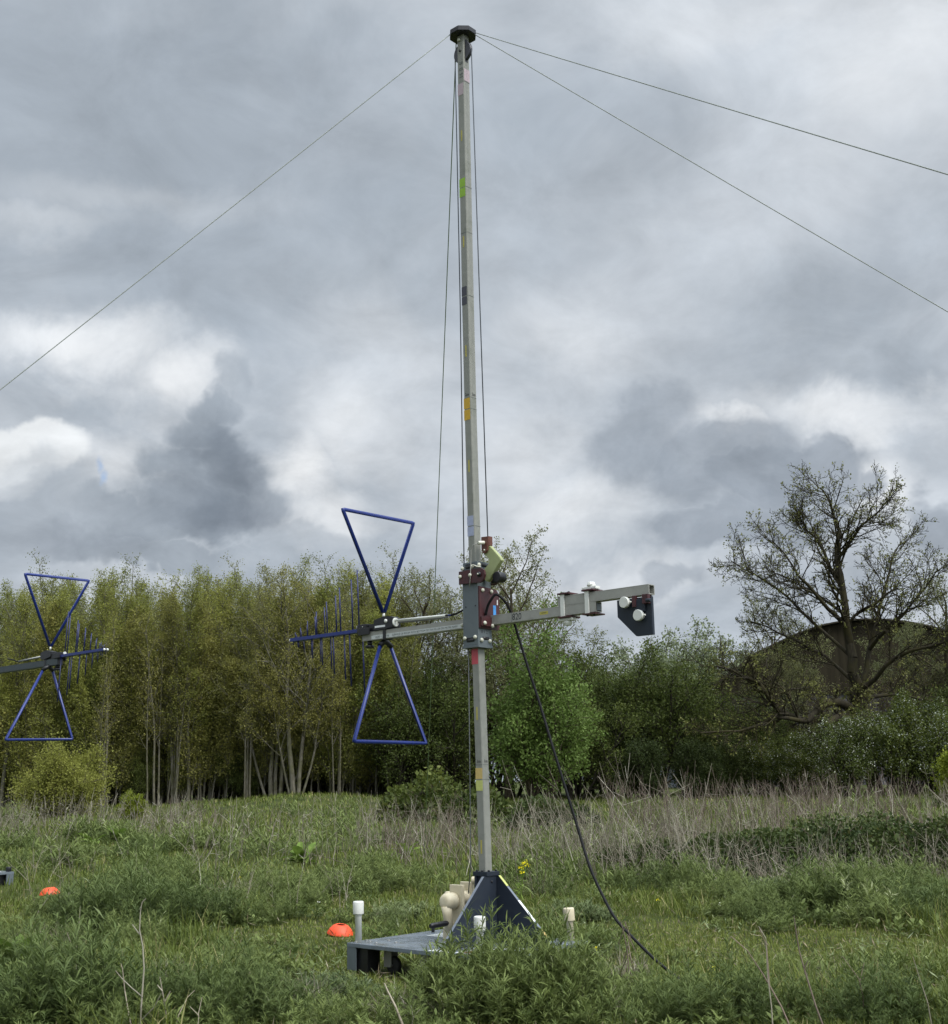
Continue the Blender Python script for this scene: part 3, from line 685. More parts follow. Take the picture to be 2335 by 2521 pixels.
# ------------------------------------------------------------------ orange ground markers
def marker(p, rz, label, tilt=0.0):
    bm = bmesh.new(); n = 36; rings = []
    for r, z in [(.122, 0), (.119, .012), (.098, .045), (.072, .070), (.052, .080), (.040, .081), (.038, .076), (.050, .073), (.07, .064), (.095, .04), (.115, .006)]:
        rings.append([bm.verts.new((r * math.cos(2 * math.pi * i / n), r * math.sin(2 * math.pi * i / n), z)) for i in range(n)])
    for a, b in zip(rings, rings[1:]):
        for i in range(n):
            f = bm.faces.new((a[i], a[(i + 1) % n], b[(i + 1) % n], b[i])); f.smooth = True
    me = bpy.data.meshes.new('ground_marker'); bm.to_mesh(me); bm.free(); me.materials.append(MT['orange'])
    o = bpy.data.objects.new('ground_marker', me); COL.objects.link(o); o.location = p; o.rotation_euler = (tilt, tilt * .6, rz)
    tag(o, label, 'marker', 'orange ground markers'); return o
c1 = ground_at(838, 2302); marker((c1[0], c1[1], float(gz(c1[0], c1[1])) + .012), .3, 'orange disc marker on the grass beside the near mast deck', .12)
c2 = ground_at(122, 2212); marker((c2[0], c2[1], float(gz(c2[0], c2[1])) + .045), .9, 'half hidden orange disc marker in the grass at the far left', -.08)
# ------------------------------------------------------------------ vegetation toolkit
class Geo:
    """quads in bulk: numpy chunks of vertices, faces, per-vertex tint and material slots"""
    def __init__(s): s.v, s.f, s.t, s.mi, s.n = [], [], [], [], 0
    def add(s, V, Fq, T, mi=0):
        s.v.append(V); s.f.append(Fq + s.n); s.t.append(T); s.mi.append(np.full(len(Fq), mi, np.int32)); s.n += len(V)
    def segs(s, P0, P1, R0, R1, n=4, mi=0, tint=None):
        P0 = np.asarray(P0, float); P1 = np.asarray(P1, float); R0 = np.asarray(R0, float); R1 = np.asarray(R1, float)
        if len(P0) == 0: return
        d = P1 - P0; L = np.linalg.norm(d, axis=1, keepdims=True) + 1e-9; d = d / L
        a = np.where(np.abs(d[:, 2:3]) > .9, np.array([[1., 0, 0]]), np.array([[0, 0, 1.]]))
        u = np.cross(d, a); u /= np.linalg.norm(u, axis=1, keepdims=True) + 1e-9; w = np.cross(d, u)
        k = len(P0); V = np.zeros((k, 2 * n, 3))
        for j in range(n):
            q = 2 * math.pi * j / n; o = u * math.cos(q) + w * math.sin(q)
            V[:, j] = P0 + o * R0[:, None]; V[:, n + j] = P1 + o * R1[:, None]
        Fq = np.array([[j, (j + 1) % n, n + (j + 1) % n, n + j] for j in range(n)])
        Fq = (Fq[None] + (np.arange(k) * 2 * n)[:, None, None]).reshape(-1, 4)
        T = np.repeat(np.zeros(k) if tint is None else tint, 2 * n)
        s.add(V.reshape(-1, 3), Fq, T, mi)
    def leaves(s, P, A, B, L, W, T, mi=0, fold=.0):
        """diamond leaves: base P, along unit A, across unit B"""
        if len(P) == 0: return
        L = L[:, None]; W = W[:, None]; Nn = np.cross(A, B)
        V = np.stack([P, P + A * L * .45 + B * W * .5 + Nn * W * fold, P + A * L, P + A * L * .45 - B * W * .5 + Nn * W * fold], 1)
        Fq = np.arange(len(P) * 4).reshape(-1, 4)
        s.add(V.reshape(-1, 3), Fq, np.repeat(T, 4), mi)
    def mesh(s, name, mats):
        V = np.concatenate(s.v).astype(np.float32); Fq = np.concatenate(s.f).astype(np.int32); T = np.concatenate(s.t).astype(np.float32); MI = np.concatenate(s.mi)
        me = bpy.data.meshes.new(name); me.vertices.add(len(V)); me.vertices.foreach_set('co', V.ravel())
        me.loops.add(Fq.size); me.loops.foreach_set('vertex_index', Fq.ravel())
        me.polygons.add(len(Fq)); me.polygons.foreach_set('loop_start', np.arange(0, Fq.size, 4, dtype=np.int32))
        me.polygons.foreach_set('material_index', MI)
        at_ = me.attributes.new('tint', 'FLOAT', 'POINT'); at_.data.foreach_set('value', T)
        for q in mats: me.materials.append(q)
        me.update(); return me
def linkm(name, me, parent=None, loc=None, rz=0.0, sc=None):
    o = bpy.data.objects.new(name, me); COL.objects.link(o)
    if parent is not None: o.parent = parent
    if loc is not None: o.location = loc
    o.rotation_euler = (0, 0, rz)
    if sc is not None: o.scale = sc
    return o
def unit(v): return v / (np.linalg.norm(v, axis=-1, keepdims=True) + 1e-9)
def rdirs(rng, n, up=0.0):
    v = rng.normal(size=(n, 3)); v[:, 2] += up; return unit(v)
def leaf_axes(rng, n, A=None, flat=.5):
    if A is None: A = rdirs(rng, n)
    nrm = rdirs(rng, n) * (1 - flat) + np.array([0, 0, 1.]) * flat
    B = unit(np.cross(A, nrm)); return A, B

def grow(rng, p, d, L, r, level, spec, out, tips):
    """recursive limb; out gets (p0, p1, r0, r1, level), tips gets (position, direction)"""
    sp = spec[level]; n = sp['n']; seg = L / n; pts = [p.copy()]; ds = []
    for i in range(n):
        d = d + rng.normal(size=3) * sp['wander'] + np.array([0, 0, sp['up']])
        d = d / np.linalg.norm(d); q = p + d * seg
        r1 = r * (1 - (1 - sp['taper']) * (i + 1) / n); r0 = r * (1 - (1 - sp['taper']) * i / n)
        out.append((p, q, r0, r1, level)); p = q; pts.append(p.copy()); ds.append(d.copy())
        if sp.get('leaf', 0): tips.append((p.copy(), d.copy()))
    if level + 1 < len(spec):
        nx = spec[level + 1]; m_ = int(round(sp['kids'] * rng.uniform(.8, 1.2)))
        phi = rng.uniform(0, 6.28)
        for k in range(m_):
            t = sp['t0'] + (1 - sp['t0']) * (k + rng.uniform(.2, .8)) / m_
            i = min(n - 1, int(t * n)); fr = t * n - i; b = pts[i] + (pts[i + 1] - pts[i]) * fr; dd = ds[i]
            phi += 2.4 + rng.uniform(-.5, .5)
            a = np.array([0, 0, 1.]) if abs(dd[2]) < .9 else np.array([1., 0, 0])
            u = np.cross(dd, a); u /= np.linalg.norm(u); w = np.cross(dd, u)
            side = u * math.cos(phi) + w * math.sin(phi)
            ang = nx['ang'] * rng.uniform(.75, 1.25)
            nd = dd * math.cos(ang) + side * math.sin(ang)
            ll = L * nx['len'] * rng.uniform(.7, 1.2) * (1 - sp.get('shrink', .45) * t)
            grow(rng, b, nd, ll, r * nx['rad'] * (1 - .5 * t), level + 1, spec, out, tips)

def wood_mesh(name, out, m_, minr=.003, nlo=3):
    g = Geo()
    lv = np.array([o[4] for o in out]); P0 = np.array([o[0] for o in out]); P1 = np.array([o[1] for o in out])
    R0 = np.maximum([o[2] for o in out], minr); R1 = np.maximum([o[3] for o in out], minr)
    for l in sorted(set(lv)):
        k = lv == l; g.segs(P0[k], P1[k], R0[k], R1[k], {0: 8, 1: 5}.get(l, nlo), 0)
    return g.mesh(name, [m_])
def crown_mesh(rng, name, tips, per, size, m_, spread=.10, flat=.35, wl=.62, tint=(0, 1)):
    P = np.array([t[0] for t in tips]); Dr = np.array([t[1] for t in tips])
    P = np.repeat(P, per, 0); Dr = np.repeat(Dr, per, 0); n = len(P)
    P = P + rng.normal(size=(n, 3)) * spread
    A = unit(Dr * .5 + rng.normal(size=(n, 3)) * .8); A, B = leaf_axes(rng, n, A, flat)
    L = size * rng.uniform(.6, 1.3, n); g = Geo()
    cl = np.repeat(rng.uniform(0, 1, len(tips)), per)
    T = np.clip(tint[0] + (tint[1] - tint[0]) * (.55 * cl + .45 * rng.uniform(0, 1, n)), 0, 1)
    g.leaves(P, A, B, L, L * wl, T, 0, .12)
    return g.mesh(name, [m_])

BARK = dict(pale=barkmat('pale_grey_bark', (.085, .078, .056), (.18, .165, .13), (.08, .08, .036)), oak=barkmat('mossy_oak_bark', (.020, .017, .011), (.048, .041, .027), (.042, .037, .014)),
            dark=barkmat('dark_bark', (.022, .019, .014), (.05, .043, .032)), twig=barkmat('brown_twig', (.05, .04, .026), (.10, .083, .055)))
LEAF = dict(
    wood=leafmat('spring_wood_leaf', (.160, .175, .036), (.290, .305, .072), (.36, .37, .16), .42),
    woodb=leafmat('olive_wood_leaf', (.150, .150, .038), (.270, .262, .072), (.31, .30, .14), .42),
    pale=leafmat('pale_young_leaf', (.12, .13, .045), (.26, .27, .13), (.36, .37, .24), .42),
    fresh=leafmat('fresh_green_leaf', (.100, .155, .030), (.215, .295, .075), (.29, .37, .12), .4),
    haw=leafmat('hawthorn_leaf', (.042, .062, .013), (.118, .146, .032), (.16, .18, .045), .36),
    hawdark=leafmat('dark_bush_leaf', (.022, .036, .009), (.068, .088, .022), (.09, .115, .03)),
    willow=leafmat('silver_willow_leaf', (.10, .125, .065), (.21, .25, .15), (.30, .34, .24)),
    blossom=leafmat('white_blossom', (.40, .42, .36), (.66, .67, .60), None),
    oakleaf=leafmat('oak_bud_leaf', (.11, .12, .03), (.25, .25, .08), (.33, .33, .16), .4),
    bramble=leafmat('bramble_leaf', (.028, .048, .013), (.085, .112, .030), (.12, .12, .04)),
    yellowbush=leafmat('yellow_green_leaf', (.12, .16, .015), (.24, .28, .03), None),
    weed=leafmat('mugwort_leaf', (.055, .084, .021), (.170, .213, .067), (.35, .38, .22), .3),
    weedlight=leafmat('grey_green_leaf', (.085, .12, .045), (.18, .22, .10), (.27, .31, .19), .3),
    grass=leafmat('meadow_grass', (.085, .118, .020), (.205, .235, .050), (.34, .30, .14), .3),
    dock=leafmat('dock_leaf', (.11, .18, .03), (.19, .27, .055), (.26, .29, .09)),
    dry=leafmat('dry_stalk', (.12, .10, .074), (.32, .285, .225), (.45, .41, .345), .0, .8),
    dryred=leafmat('reddish_dry_stalk', (.10, .070, .056), (.235, .175, .145), (.34, .29, .24), .0, .8),
    petal=leafmat('yellow_petal', (.66, .58, .01), (.82, .74, .03), None, .2), daisy=leafmat('white_petal', (.65, .65, .6), (.8, .8, .76), None, .2),
    litter=leafmat('dead_litter', (.10, .08, .05), (.24, .19, .12), (.36, .31, .22), .05))

# ------------------------------------------------------------------ ground
def patch_noise(x, y, s, seed=0):
    r = np.random.default_rng(seed); z = np.zeros_like(x)
    for k in range(9):
        a = r.uniform(0, 6.28); f = s * r.uniform(.5, 2.2); z = z + np.sin(f * (x * math.cos(a) + y * math.sin(a)) + r.uniform(0, 6.28))
    return z / 3.0
gx = np.concatenate([np.linspace(-400, -34, 20), np.linspace(-32, 32, 161), np.linspace(34, 400, 20)])
gy = np.concatenate([np.linspace(-60, 5.5, 14), np.linspace(6, 20, 100), np.linspace(20.4, 62, 105), np.linspace(66, 600, 20)])
GX, GY = np.meshgrid(gx, gy); GZ = gz(GX, GY)
gv = np.stack([GX, GY, GZ], -1).reshape(-1, 3); nxg = len(gx)
ii, jj = np.meshgrid(np.arange(len(gy) - 1), np.arange(nxg - 1), indexing='ij')
gf = np.stack([ii * nxg + jj, ii * nxg + jj + 1, (ii + 1) * nxg + jj + 1, (ii + 1) * nxg + jj], -1).reshape(-1, 4)
gg = Geo(); gg.add(gv, gf, np.zeros(len(gv)))
gm = bpy.data.materials.new('meadow_soil'); gm.use_nodes = True
k = N(gm.node_tree); b_ = gm.node_tree.nodes['Principled BSDF']
co = k.add('ShaderNodeTexCoord').outputs['Object']
c1_ = k.mix(k.mapr(k.noise(co, 1.3, 6, .6), .35, .65), (.030, .046, .012, 1), (.075, .090, .024, 1))
c1_ = k.mix(k.mapr(k.noise(co, 14, 5, .7), .45, .7, 0, .6), c1_, (.11, .095, .055, 1))
k.put(b_.inputs['Base Color'], c1_); b_.inputs['Roughness'].default_value = .95; b_.inputs['Specular IOR Level'].default_value = .1
bn = k.add('ShaderNodeBump'); bn.inputs['Strength'].default_value = .8; bn.inputs['Distance'].default_value = .04
k.put(bn.inputs['Height'], k.noise(co, 22, 6, .7)); k.put(b_.inputs['Normal'], bn.outputs[0])
gmesh = gg.mesh('ground', [gm])
for p in gmesh.polygons: p.use_smooth = True
tag(linkm('ground', gmesh), kind='structure')

# where things grow: ellipses on the ground (x, y, rx, ry) found from the photograph's ground positions
def ell(px, py, wpx, depth):
    p = ground_at(px, py); return (p[0], p[1], wpx / F_PX * p[1], depth)
CLEAR = [ell(838, 2318, 80, .7), ell(800, 2290, 210, 1.2), ell(640, 2300, 120, .6), ell(1850, 2330, 420, .9), ell(1600, 2300, 160, .9), ell(60, 2200, 150, 2.6), ell(122, 2235, 70, 1.4), ell(2300, 2460, 130, .5), (MAST.x - .1, MAST.y + .0, 1.25, 1.0), ell(940, 2400, 215, .75), ell(820, 2440, 160, .4), ell(1150, 2180, 90, .8), ell(300, 2350, 150, .3)]
def inside(x, y, e): return ((x - e[0]) / e[2]) ** 2 + ((y - e[1]) / e[3]) ** 2
def clear_amount(x, y):
    m_ = np.zeros_like(x)
    for e in CLEAR: m_ = np.maximum(m_, np.clip(1.35 - inside(x, y, e), 0, 1))
    return m_
def under_deck(x, y, pad=.0):
    dx = x - MAST.x; dy = y - MAST.y; lx_ = dx * CB - dy * SB; ly_ = dx * SB + dy * CB
    return (lx_ > PX0 - pad) & (lx_ < PX1 + pad) & (ly_ > PY0 - pad) & (ly_ < PY1 + pad)
HW = 1167.5 / F_PX * 1.32
def scatter(rng, n, y0, y1):
    """points over the visible wedge, denser near the camera as the picture is"""
    y = y0 * (y1 / y0) ** rng.uniform(0, 1, n); x = rng.uniform(-1, 1, n) * (HW * y + .4); return x, y

rng = np.random.default_rng(11)
# short grass of the clearings and between the weeds (uncountable)
def blades(g, rng, x, y, h0, h1, w, mi=0, lean_=.6, tlo=0, thi=.88):
    n = len(x); z = gz(x, y) - .005; h = rng.uniform(h0, h1, n)
    a = rng.uniform(0, 6.28, n); l = rng.uniform(.1, lean_, n)
    d = np.stack([np.cos(a) * l, np.sin(a) * l, np.ones(n)], 1); d = unit(d)
    s_ = np.stack([-np.sin(a), np.cos(a), np.zeros(n)], 1) * (w * rng.uniform(.7, 1.3, n))[:, None]
    P = np.stack([x, y, z], 1); M_ = P + d * (h * .55)[:, None]
    d2 = unit(d + np.stack([np.cos(a), np.sin(a), -.35 * np.ones(n)], 1) * (l * .9)[:, None]); E_ = M_ + d2 * (h * .5)[:, None]
    V = np.stack([P - s_, P + s_, M_ + s_ * .8, M_ - s_ * .8, E_ + s_ * .12, E_ - s_ * .12], 1)
    Fq = np.array([[0, 1, 2, 3], [3, 2, 4, 5]]); Fq = (Fq[None] + (np.arange(n) * 6)[:, None, None]).reshape(-1, 4)
    T = np.clip(tlo + (thi - tlo) * rng.uniform(0, 1, n) * (.6 + .4 * (patch_noise(x, y, 2.0, 3) * .5 + .5)), 0, .89)
    dead = rng.uniform(0, 1, n) < .07; T[dead] = .98
    g.add(V.reshape(-1, 3), Fq, np.repeat(T, 6), mi)
g = Geo()
x, y = scatter(rng, 176000, 7.1, 15); ok = ~under_deck(x, y, -.12); x = x[ok]; y = y[ok]; cl_ = clear_amount(x, y) > .25
blades(g, rng, x[cl_], y[cl_], .018, .060, .0034, 0, .9, .35, .89); blades(g, rng, x[~cl_], y[~cl_], .03, .11, .0035)
x, y = scatter(rng, 35000, 7.2, 14); nz = patch_noise(x, y, 1.9, 31) > .55; ok = nz & (clear_amount(x, y) < .3) & ~under_deck(x, y, .1); blades(g, rng, x[ok], y[ok], .14, .34, .0042, 0, .9)
x, y = scatter(rng, 54000, 14, 30); blades(g, rng, x, y, .05, .14, .006)
x, y = scatter(rng, 47000, 28, 47); blades(g, rng, x, y, .06, .16, .011, 0, .8, .1, .7)
tag(linkm('meadow_grass', g.mesh('meadow_grass', [LEAF['grass']])), 'short green grass covering the field around the masts', 'grass', kind='stuff')

# mugwort-like weed: upright stems with narrow lobed leaves, bunched into clumps
def weed_clump(rng, stems, R, h0, h1, leafL, nodes, lobes=True, wid=.125, radial=.35):
    """returns (V, F, T, mi) arrays for one clump; 0 = leaf, 1 = stem"""
    g = Geo(); SP0, SP1, SR0, SR1 = [], [], [], []; LP, LA, LL, LT = [], [], [], []
    for s_ in range(stems):
        rr = R * math.sqrt(rng.uniform()); a = rng.uniform(0, 6.28); p = np.array([rr * math.cos(a), rr * math.sin(a), 0.0])
        h = rng.uniform(h0, h1) * (1 - .35 * (rr / R) ** 2)
        d = unit(np.array([math.cos(a) * radial * rr / R, math.sin(a) * radial * rr / R, 1.0]) + rng.normal(size=3) * .12)
        nseg = 4; base_t = rng.uniform(.15, .75)
        pts = [p]
        for i in range(nseg):
            d = unit(d + rng.normal(size=3) * .07 + np.array([0, 0, .06])); q = pts[-1] + d * h / nseg
            SP0.append(pts[-1]); SP1.append(q); SR0.append(.0032 * (1 - .18 * i)); SR1.append(.0032 * (1 - .18 * (i + 1))); pts.append(q)
        ph = rng.uniform(0, 6.28)
        for k_ in range(nodes):
            t = (.12 + .88 * (k_ / (nodes - 1)) ** .8) * .999; i = min(nseg - 1, int(t * nseg)); b = pts[i] + (pts[i + 1] - pts[i]) * (t * nseg - i)
            ph += 2.4; upk = .25 + 1.15 * t + rng.uniform(-.5, .4)
            A = unit(np.array([math.cos(ph), math.sin(ph), upk]) + rng.normal(size=3) * .25); ln = leafL * rng.uniform(.7, 1.2) * (1.15 - .45 * t)
            LP.append(b); LA.append(A); LL.append(ln); LT.append(np.clip(base_t * .5 + .30 * t + rng.uniform(-.15, .22), 0, .97))
            if lobes and t < .93:
                sd_ = unit(np.cross(A, np.array([0, 0, 1.])))
                for sg in (-1, 1):
                    for f_ in (.30, .55):
                        LP.append(b + A * ln * f_); LA.append(unit(A * .75 + sd_ * sg * .7 + np.array([0, 0, .1]))); LL.append(ln * (.55 - .3 * (f_ - .3))); LT.append(LT[-1])
    g.segs(SP0, SP1, SR0, SR1, 3, 1, np.full(len(SP0), .45))
    LP = np.array(LP); LA = np.array(LA); LL = np.array(LL); LT = np.array(LT)
    droop = LA.copy(); droop[:, 2] -= .35; droop = unit(droop)
    B = unit(np.cross(LA, np.array([0, 0, 1.]) + rng.normal(size=LA.shape) * .3)); W = LL * wid
    mid = LP + LA * (LL * .55)[:, None]; tip = mid + droop * (LL * .5)[:, None]; s2 = B * (W * .5)[:, None]
    V = np.stack([LP - s2 * .25, LP + s2 * .25, mid + s2, mid - s2, tip + s2 * .08, tip - s2 * .08], 1)
    Fq = np.array([[0, 1, 2, 3], [3, 2, 4, 5]]); Fq = (Fq[None] + (np.arange(len(LP)) * 6)[:, None, None]).reshape(-1, 4)
    g.add(V.reshape(-1, 3), Fq, np.repeat(LT, 6), 0)
    return np.concatenate(g.v), np.concatenate(g.f), np.concatenate(g.t), np.concatenate(g.mi)
CL_NEAR = [weed_clump(rng, int(rng.integers(9, 20)), .24, .22, .50, .095, 17) for _ in range(6)]
CL_LOW = [weed_clump(rng, 16, .22, .10, .22, .075, 12) for _ in range(3)]
CL_BROAD = [weed_clump(rng, 9, .20, .08, .20, .065, 8, False, .55, .6) for _ in range(3)]
CL_FAR = [weed_clump(rng, 16, .30, .22, .42, .13, 9, False, .20) for _ in range(3)]
CL_PALE = [weed_clump(rng, 14, .22, .14, .30, .10, 14, True, .2, .8) for _ in range(3)]
def put_clumps(g, rng, tmpl, xs, ys, smin, smax, t_off=0.0, dome_=None):
    for qi, (x_, y_) in enumerate(zip(xs, ys)):
        V, Fq, T, MI = tmpl[rng.integers(len(tmpl))]
        a = rng.uniform(0, 6.28); s_ = rng.uniform(smin, smax) if dome_ is None else (.55 * smin + (smax * 1.12 - .55 * smin) * (1 - dome_[qi] ** 1.6)) * rng.uniform(.85, 1.12); ca, sa = math.cos(a) * s_, math.sin(a) * s_
        W_ = np.stack([V[:, 0] * ca - V[:, 1] * sa, V[:, 0] * sa + V[:, 1] * ca, V[:, 2] * s_ * rng.uniform(.85, 1.15)], 1)
        tx, ty = rng.normal(0, .08, 2); W_[:, 0] += W_[:, 2] * tx; W_[:, 1] += W_[:, 2] * ty
        z = gz(W_[:, 0] + x_, W_[:, 1] + y_)
        W_ += np.array([x_, y_, 0.0]); W_[:, 2] += z - .01
        g.v.append(W_); g.f.append(Fq + g.n); g.t.append(np.clip(T + t_off + rng.uniform(-.16, .16), 0, .985)); g.mi.append(MI); g.n += len(W_)
weedmats = [LEAF['weed'], LEAF['weedlight']]

# the big clumps one can point at: each a plant of its own
def big_clump(px, py, wpx, depth, n, smin, smax, label, tmpl=None, name='weed_clump', t_off=0.0, mats=None):
    c = ground_at(px, py); rx = wpx / F_PX * c[1]; g = Geo(); xs, ys, ds = [], [], []
    while len(xs) < n:
        a = rng.uniform(0, 6.28); r = math.sqrt(rng.uniform()); x_, y_ = c[0] + rx * r * math.cos(a), c[1] + depth * r * math.sin(a)
        if under_deck(np.array([x_]), np.array([y_]), .10)[0]: 
            continue
        xs.append(x_); ys.append(y_); ds.append(r)
    put_clumps(g, rng, tmpl or CL_NEAR, xs, ys, smin, smax, t_off, ds)
    for q in range(len(g.v)): g.v[q] = g.v[q] - np.array([c[0], c[1], 0])
    o = linkm(name, g.mesh(name, mats or weedmats), None, (c[0], c[1], 0))
    tag(o, label, 'weed', 'leafy weed clumps in the field'); return (c[0], c[1], rx, depth)
BIG = [
    big_clump(1255, 2508, 235, .46, 60, .95, 1.22, 'large dark green weed clump hiding the front of the mast deck'),
    big_clump(540, 2515, 240, .36, 44, .7, .95, 'broad leafy clump in the foreground left of the deck'),
    big_clump(170, 2520, 210, .42, 40, .8, 1.15, 'leafy clump in the bottom left corner behind pale dead stems'),
    big_clump(350, 2290, 240, .75, 62, .9, 1.3, 'big dark weed clump in the middle left behind the bare stems'),
    big_clump(345, 2205, 110, .6, 16, .8, 1.05, 'smaller weed clump directly right of the half hidden marker'),
    big_clump(1760, 2525, 230, .40, 26, .65, .95, 'leafy clump at the bottom edge below the end of the cable'),
    big_clump(2180, 2525, 160, .38, 16, .6, .85, 'leafy clump in the bottom right corner with grey stems'),
    big_clump(2050, 2255, 250, .7, 52, .85, 1.2, 'wide dark clump on the right side of the mown clearing'),
    big_clump(2270, 2270, 120, .8, 18, .8, 1.1, 'weed clump cut by the right edge beyond the clearing'),
    big_clump(1680, 2190, 130, .8, 22, .7, .95, 'bushy clump between the cable and the bramble bank'),
    big_clump(1370, 2160, 110, .8, 20, .85, 1.1, 'bushy clump beyond the deck just right of the yellow ragwort'),
    big_clump(960, 2180, 130, .8, 20, .65, .9, 'leafy clump beyond the deck left of the winch'),
    big_clump(330, 2110, 80, .8, 14, .8, 1.0, 'round weed clump in the left middle distance'),
    big_clump(2210, 2200, 150, .8, 20, .75, 1.0, 'dark clump at the foot of the bramble bank'),
    big_clump(1420, 2265, 90, .45, 12, .6, .85, 'grey green clump behind the cream jack post', CL_PALE, t_off=.12, mats=[LEAF['weedlight'], LEAF['weedlight']]),
    big_clump(1010, 2262, 110, .45, 12, .5, .8, 'flattened pale clump behind the far edge of the deck', CL_PALE, t_off=.12, mats=[LEAF['weedlight'], LEAF['weedlight']]),
    big_clump(1880, 2215, 120, .5, 12, .6, .9, 'pale silvery clump fallen over beside the clearing', CL_PALE, t_off=.15, mats=[LEAF['weedlight'], LEAF['weedlight']]),
    big_clump(840, 2452, 120, .20, 14, .45, .7, 'low pale clump in front of the corner leg of the deck', CL_PALE, t_off=.08, mats=[LEAF['weedlight'], LEAF['weedlight']]),
]
# everything else that is weedy: one mass nobody could count
g = Geo()
def put(n, y0, y1, tmpl, smin, smax, thin, t_off=0.0):
    x, y = scatter(rng, n, y0, y1); pr = rng.uniform(0, 1, n)
    ca_ = clear_amount(x, y); nz = patch_noise(x, y, .9, 8) * .5 + .5
    ok = (pr > ca_ * thin) & (nz > .22) & ~under_deck(x, y, .14)
    put_clumps(g, rng, tmpl, x[ok], y[ok], smin, smax, t_off)
put(140, 7.5, 12.5, CL_LOW, .7, 1.2, 1.0)
put(26, 7.5, 9.2, CL_NEAR, .45, .9, .9, .06)
put(130, 7.5, 13, CL_PALE, .5, 1.0, .8, .05)
put(26, 11.5, 16, CL_NEAR, .4, .8, 1.0)
mx, my = scatter(rng, 74, 10.2, 26)
for x_, y_ in zip(mx, my):
    if clear_amount(np.array([x_]), np.array([y_]))[0] > .04 or under_deck(np.array([x_]), np.array([y_]), .35)[0]: continue
    R_ = rng.uniform(.25, .75); k_ = int(5 + 14 * R_); a = rng.uniform(0, 6.28, k_); r = np.sqrt(rng.uniform(0, 1, k_))
    put_clumps(g, rng, CL_NEAR if y_ < 16 else CL_FAR, x_ + R_ * r * np.cos(a), y_ + R_ * .8 * r * np.sin(a), .6, rng.uniform(.75, 1.15), rng.uniform(-.1, .12), r)
put(176, 7.4, 13, CL_BROAD, .6, 1.3, .9, .0)
put(60, 12.5, 21, CL_FAR, .4, .9, .9)
put(130, 19, 36, CL_FAR, .7, 1.6, .3, .05)
tag(linkm('weed_cover', g.mesh('weed_cover', weedmats)), 'mixed low leafy weeds spread over the whole field', 'weeds', kind='stuff')
# litter: dead leaves and straws lying in the grass
g = Geo(); x, y = scatter(rng, 9000, 7.4, 15); ok = ~under_deck(x, y, 0); x = x[ok]; y = y[ok]; n = len(x)
A = rdirs(rng, n); A[:, 2] = np.abs(A[:, 2]) * .5; A = unit(A); A, B = leaf_axes(rng, n, A, .8)
L = rng.uniform(.02, .11, n); g.leaves(np.stack([x, y, gz(x, y) + rng.uniform(.01, .07, n)], 1), A, B, L, np.minimum(L * .3, rng.uniform(.003, .012, n)), rng.uniform(0, 1, n))
tag(linkm('dead_litter', g.mesh('dead_litter', [LEAF['litter']])), 'dead leaves and straw lying in the short grass', 'litter', kind='stuff')
# freshly cut weeds lying pale side up, and tufts of last year's dead grass
g = Geo(); x, y = scatter(rng, 12000, 7.3, 14); ca_ = clear_amount(x, y); nz = patch_noise(x, y, 2.6, 41); ok = (nz > .1) & (ca_ > .05) & (ca_ < .95) & ~under_deck(x, y, .0); x = x[ok]; y = y[ok]; n = len(x)
A = rdirs(rng, n); A[:, 2] = np.abs(A[:, 2]) * .45; A = unit(A); A, B = leaf_axes(rng, n, A, .8); L = rng.uniform(.04, .12, n)
g.leaves(np.stack([x, y, gz(x, y) + rng.uniform(.01, .09, n)], 1), A, B, L, L * rng.uniform(.12, .25, n), rng.uniform(.35, 1, n))
tag(linkm('cut_weeds', g.mesh('cut_weeds', [LEAF['weedlight']])), 'pale cut leaves lying around the edges of the clearing', 'cuttings', kind='stuff')
g = Geo()
for e in [ell(735, 2495, 80, .22), ell(1005, 2512, 90, .2), ell(1130, 2520, 70, .2), ell(1460, 2510, 80, .25), ell(2080, 2440, 120, .3), ell(430, 2440, 60, .2), ell(120, 2330, 80, .3), ell(1550, 2420, 40, .2), ell(1340, 2200, 80, .6), ell(600, 2200, 90, .6)]:
    n = 420; a = rng.uniform(0, 6.28, n); r = np.sqrt(rng.uniform(0, 1, n)); x = e[0] + e[2] * r * np.cos(a); y = e[1] + e[3] * r * np.sin(a); ok = ~under_deck(x, y, .05)
    blades(g, rng, x[ok], y[ok], .08, .26, .0022, 0, 1.3)
tag(linkm('dead_grass', g.mesh('dead_grass', [LEAF['dry']])), 'tufts of bleached dead grass among the green weeds', 'dead grass', kind='stuff')

# dry stalks: the grey-brown band before the wood and the bramble
def stalks(g, rng, x, y, h0, h1, r, mi, lx0=0.0, side=3, clumped=.25):
    z = gz(x, y)
    for i in range(len(x)):
        p = np.array([x[i], y[i], z[i] - .02]); h = rng.uniform(h0, h1); d = unit(np.array([lx0, 0, 1.]) + rng.normal(size=3) * clumped); T = rng.uniform(0, 1); rr = r * rng.uniform(.7, 1.3)
        for s_ in range(4):
            d = unit(d + rng.normal(size=3) * .12); q = p + d * h / 4
            P0.append(p); P1.append(q); A0.append(rr * (1 - .18 * s_)); A1.append(rr * (1 - .18 * (s_ + 1))); TT.append(T)
            if s_ >= 1:
                for _ in range(rng.integers(0, side)):
                    dd = unit(d + rng.normal(size=3) * .7); e = p + dd * h * rng.uniform(.1, .28); P0.append(p); P1.append(e); A0.append(rr * .5); A1.append(rr * .3); TT.append(min(1, T + .1))
            p = q
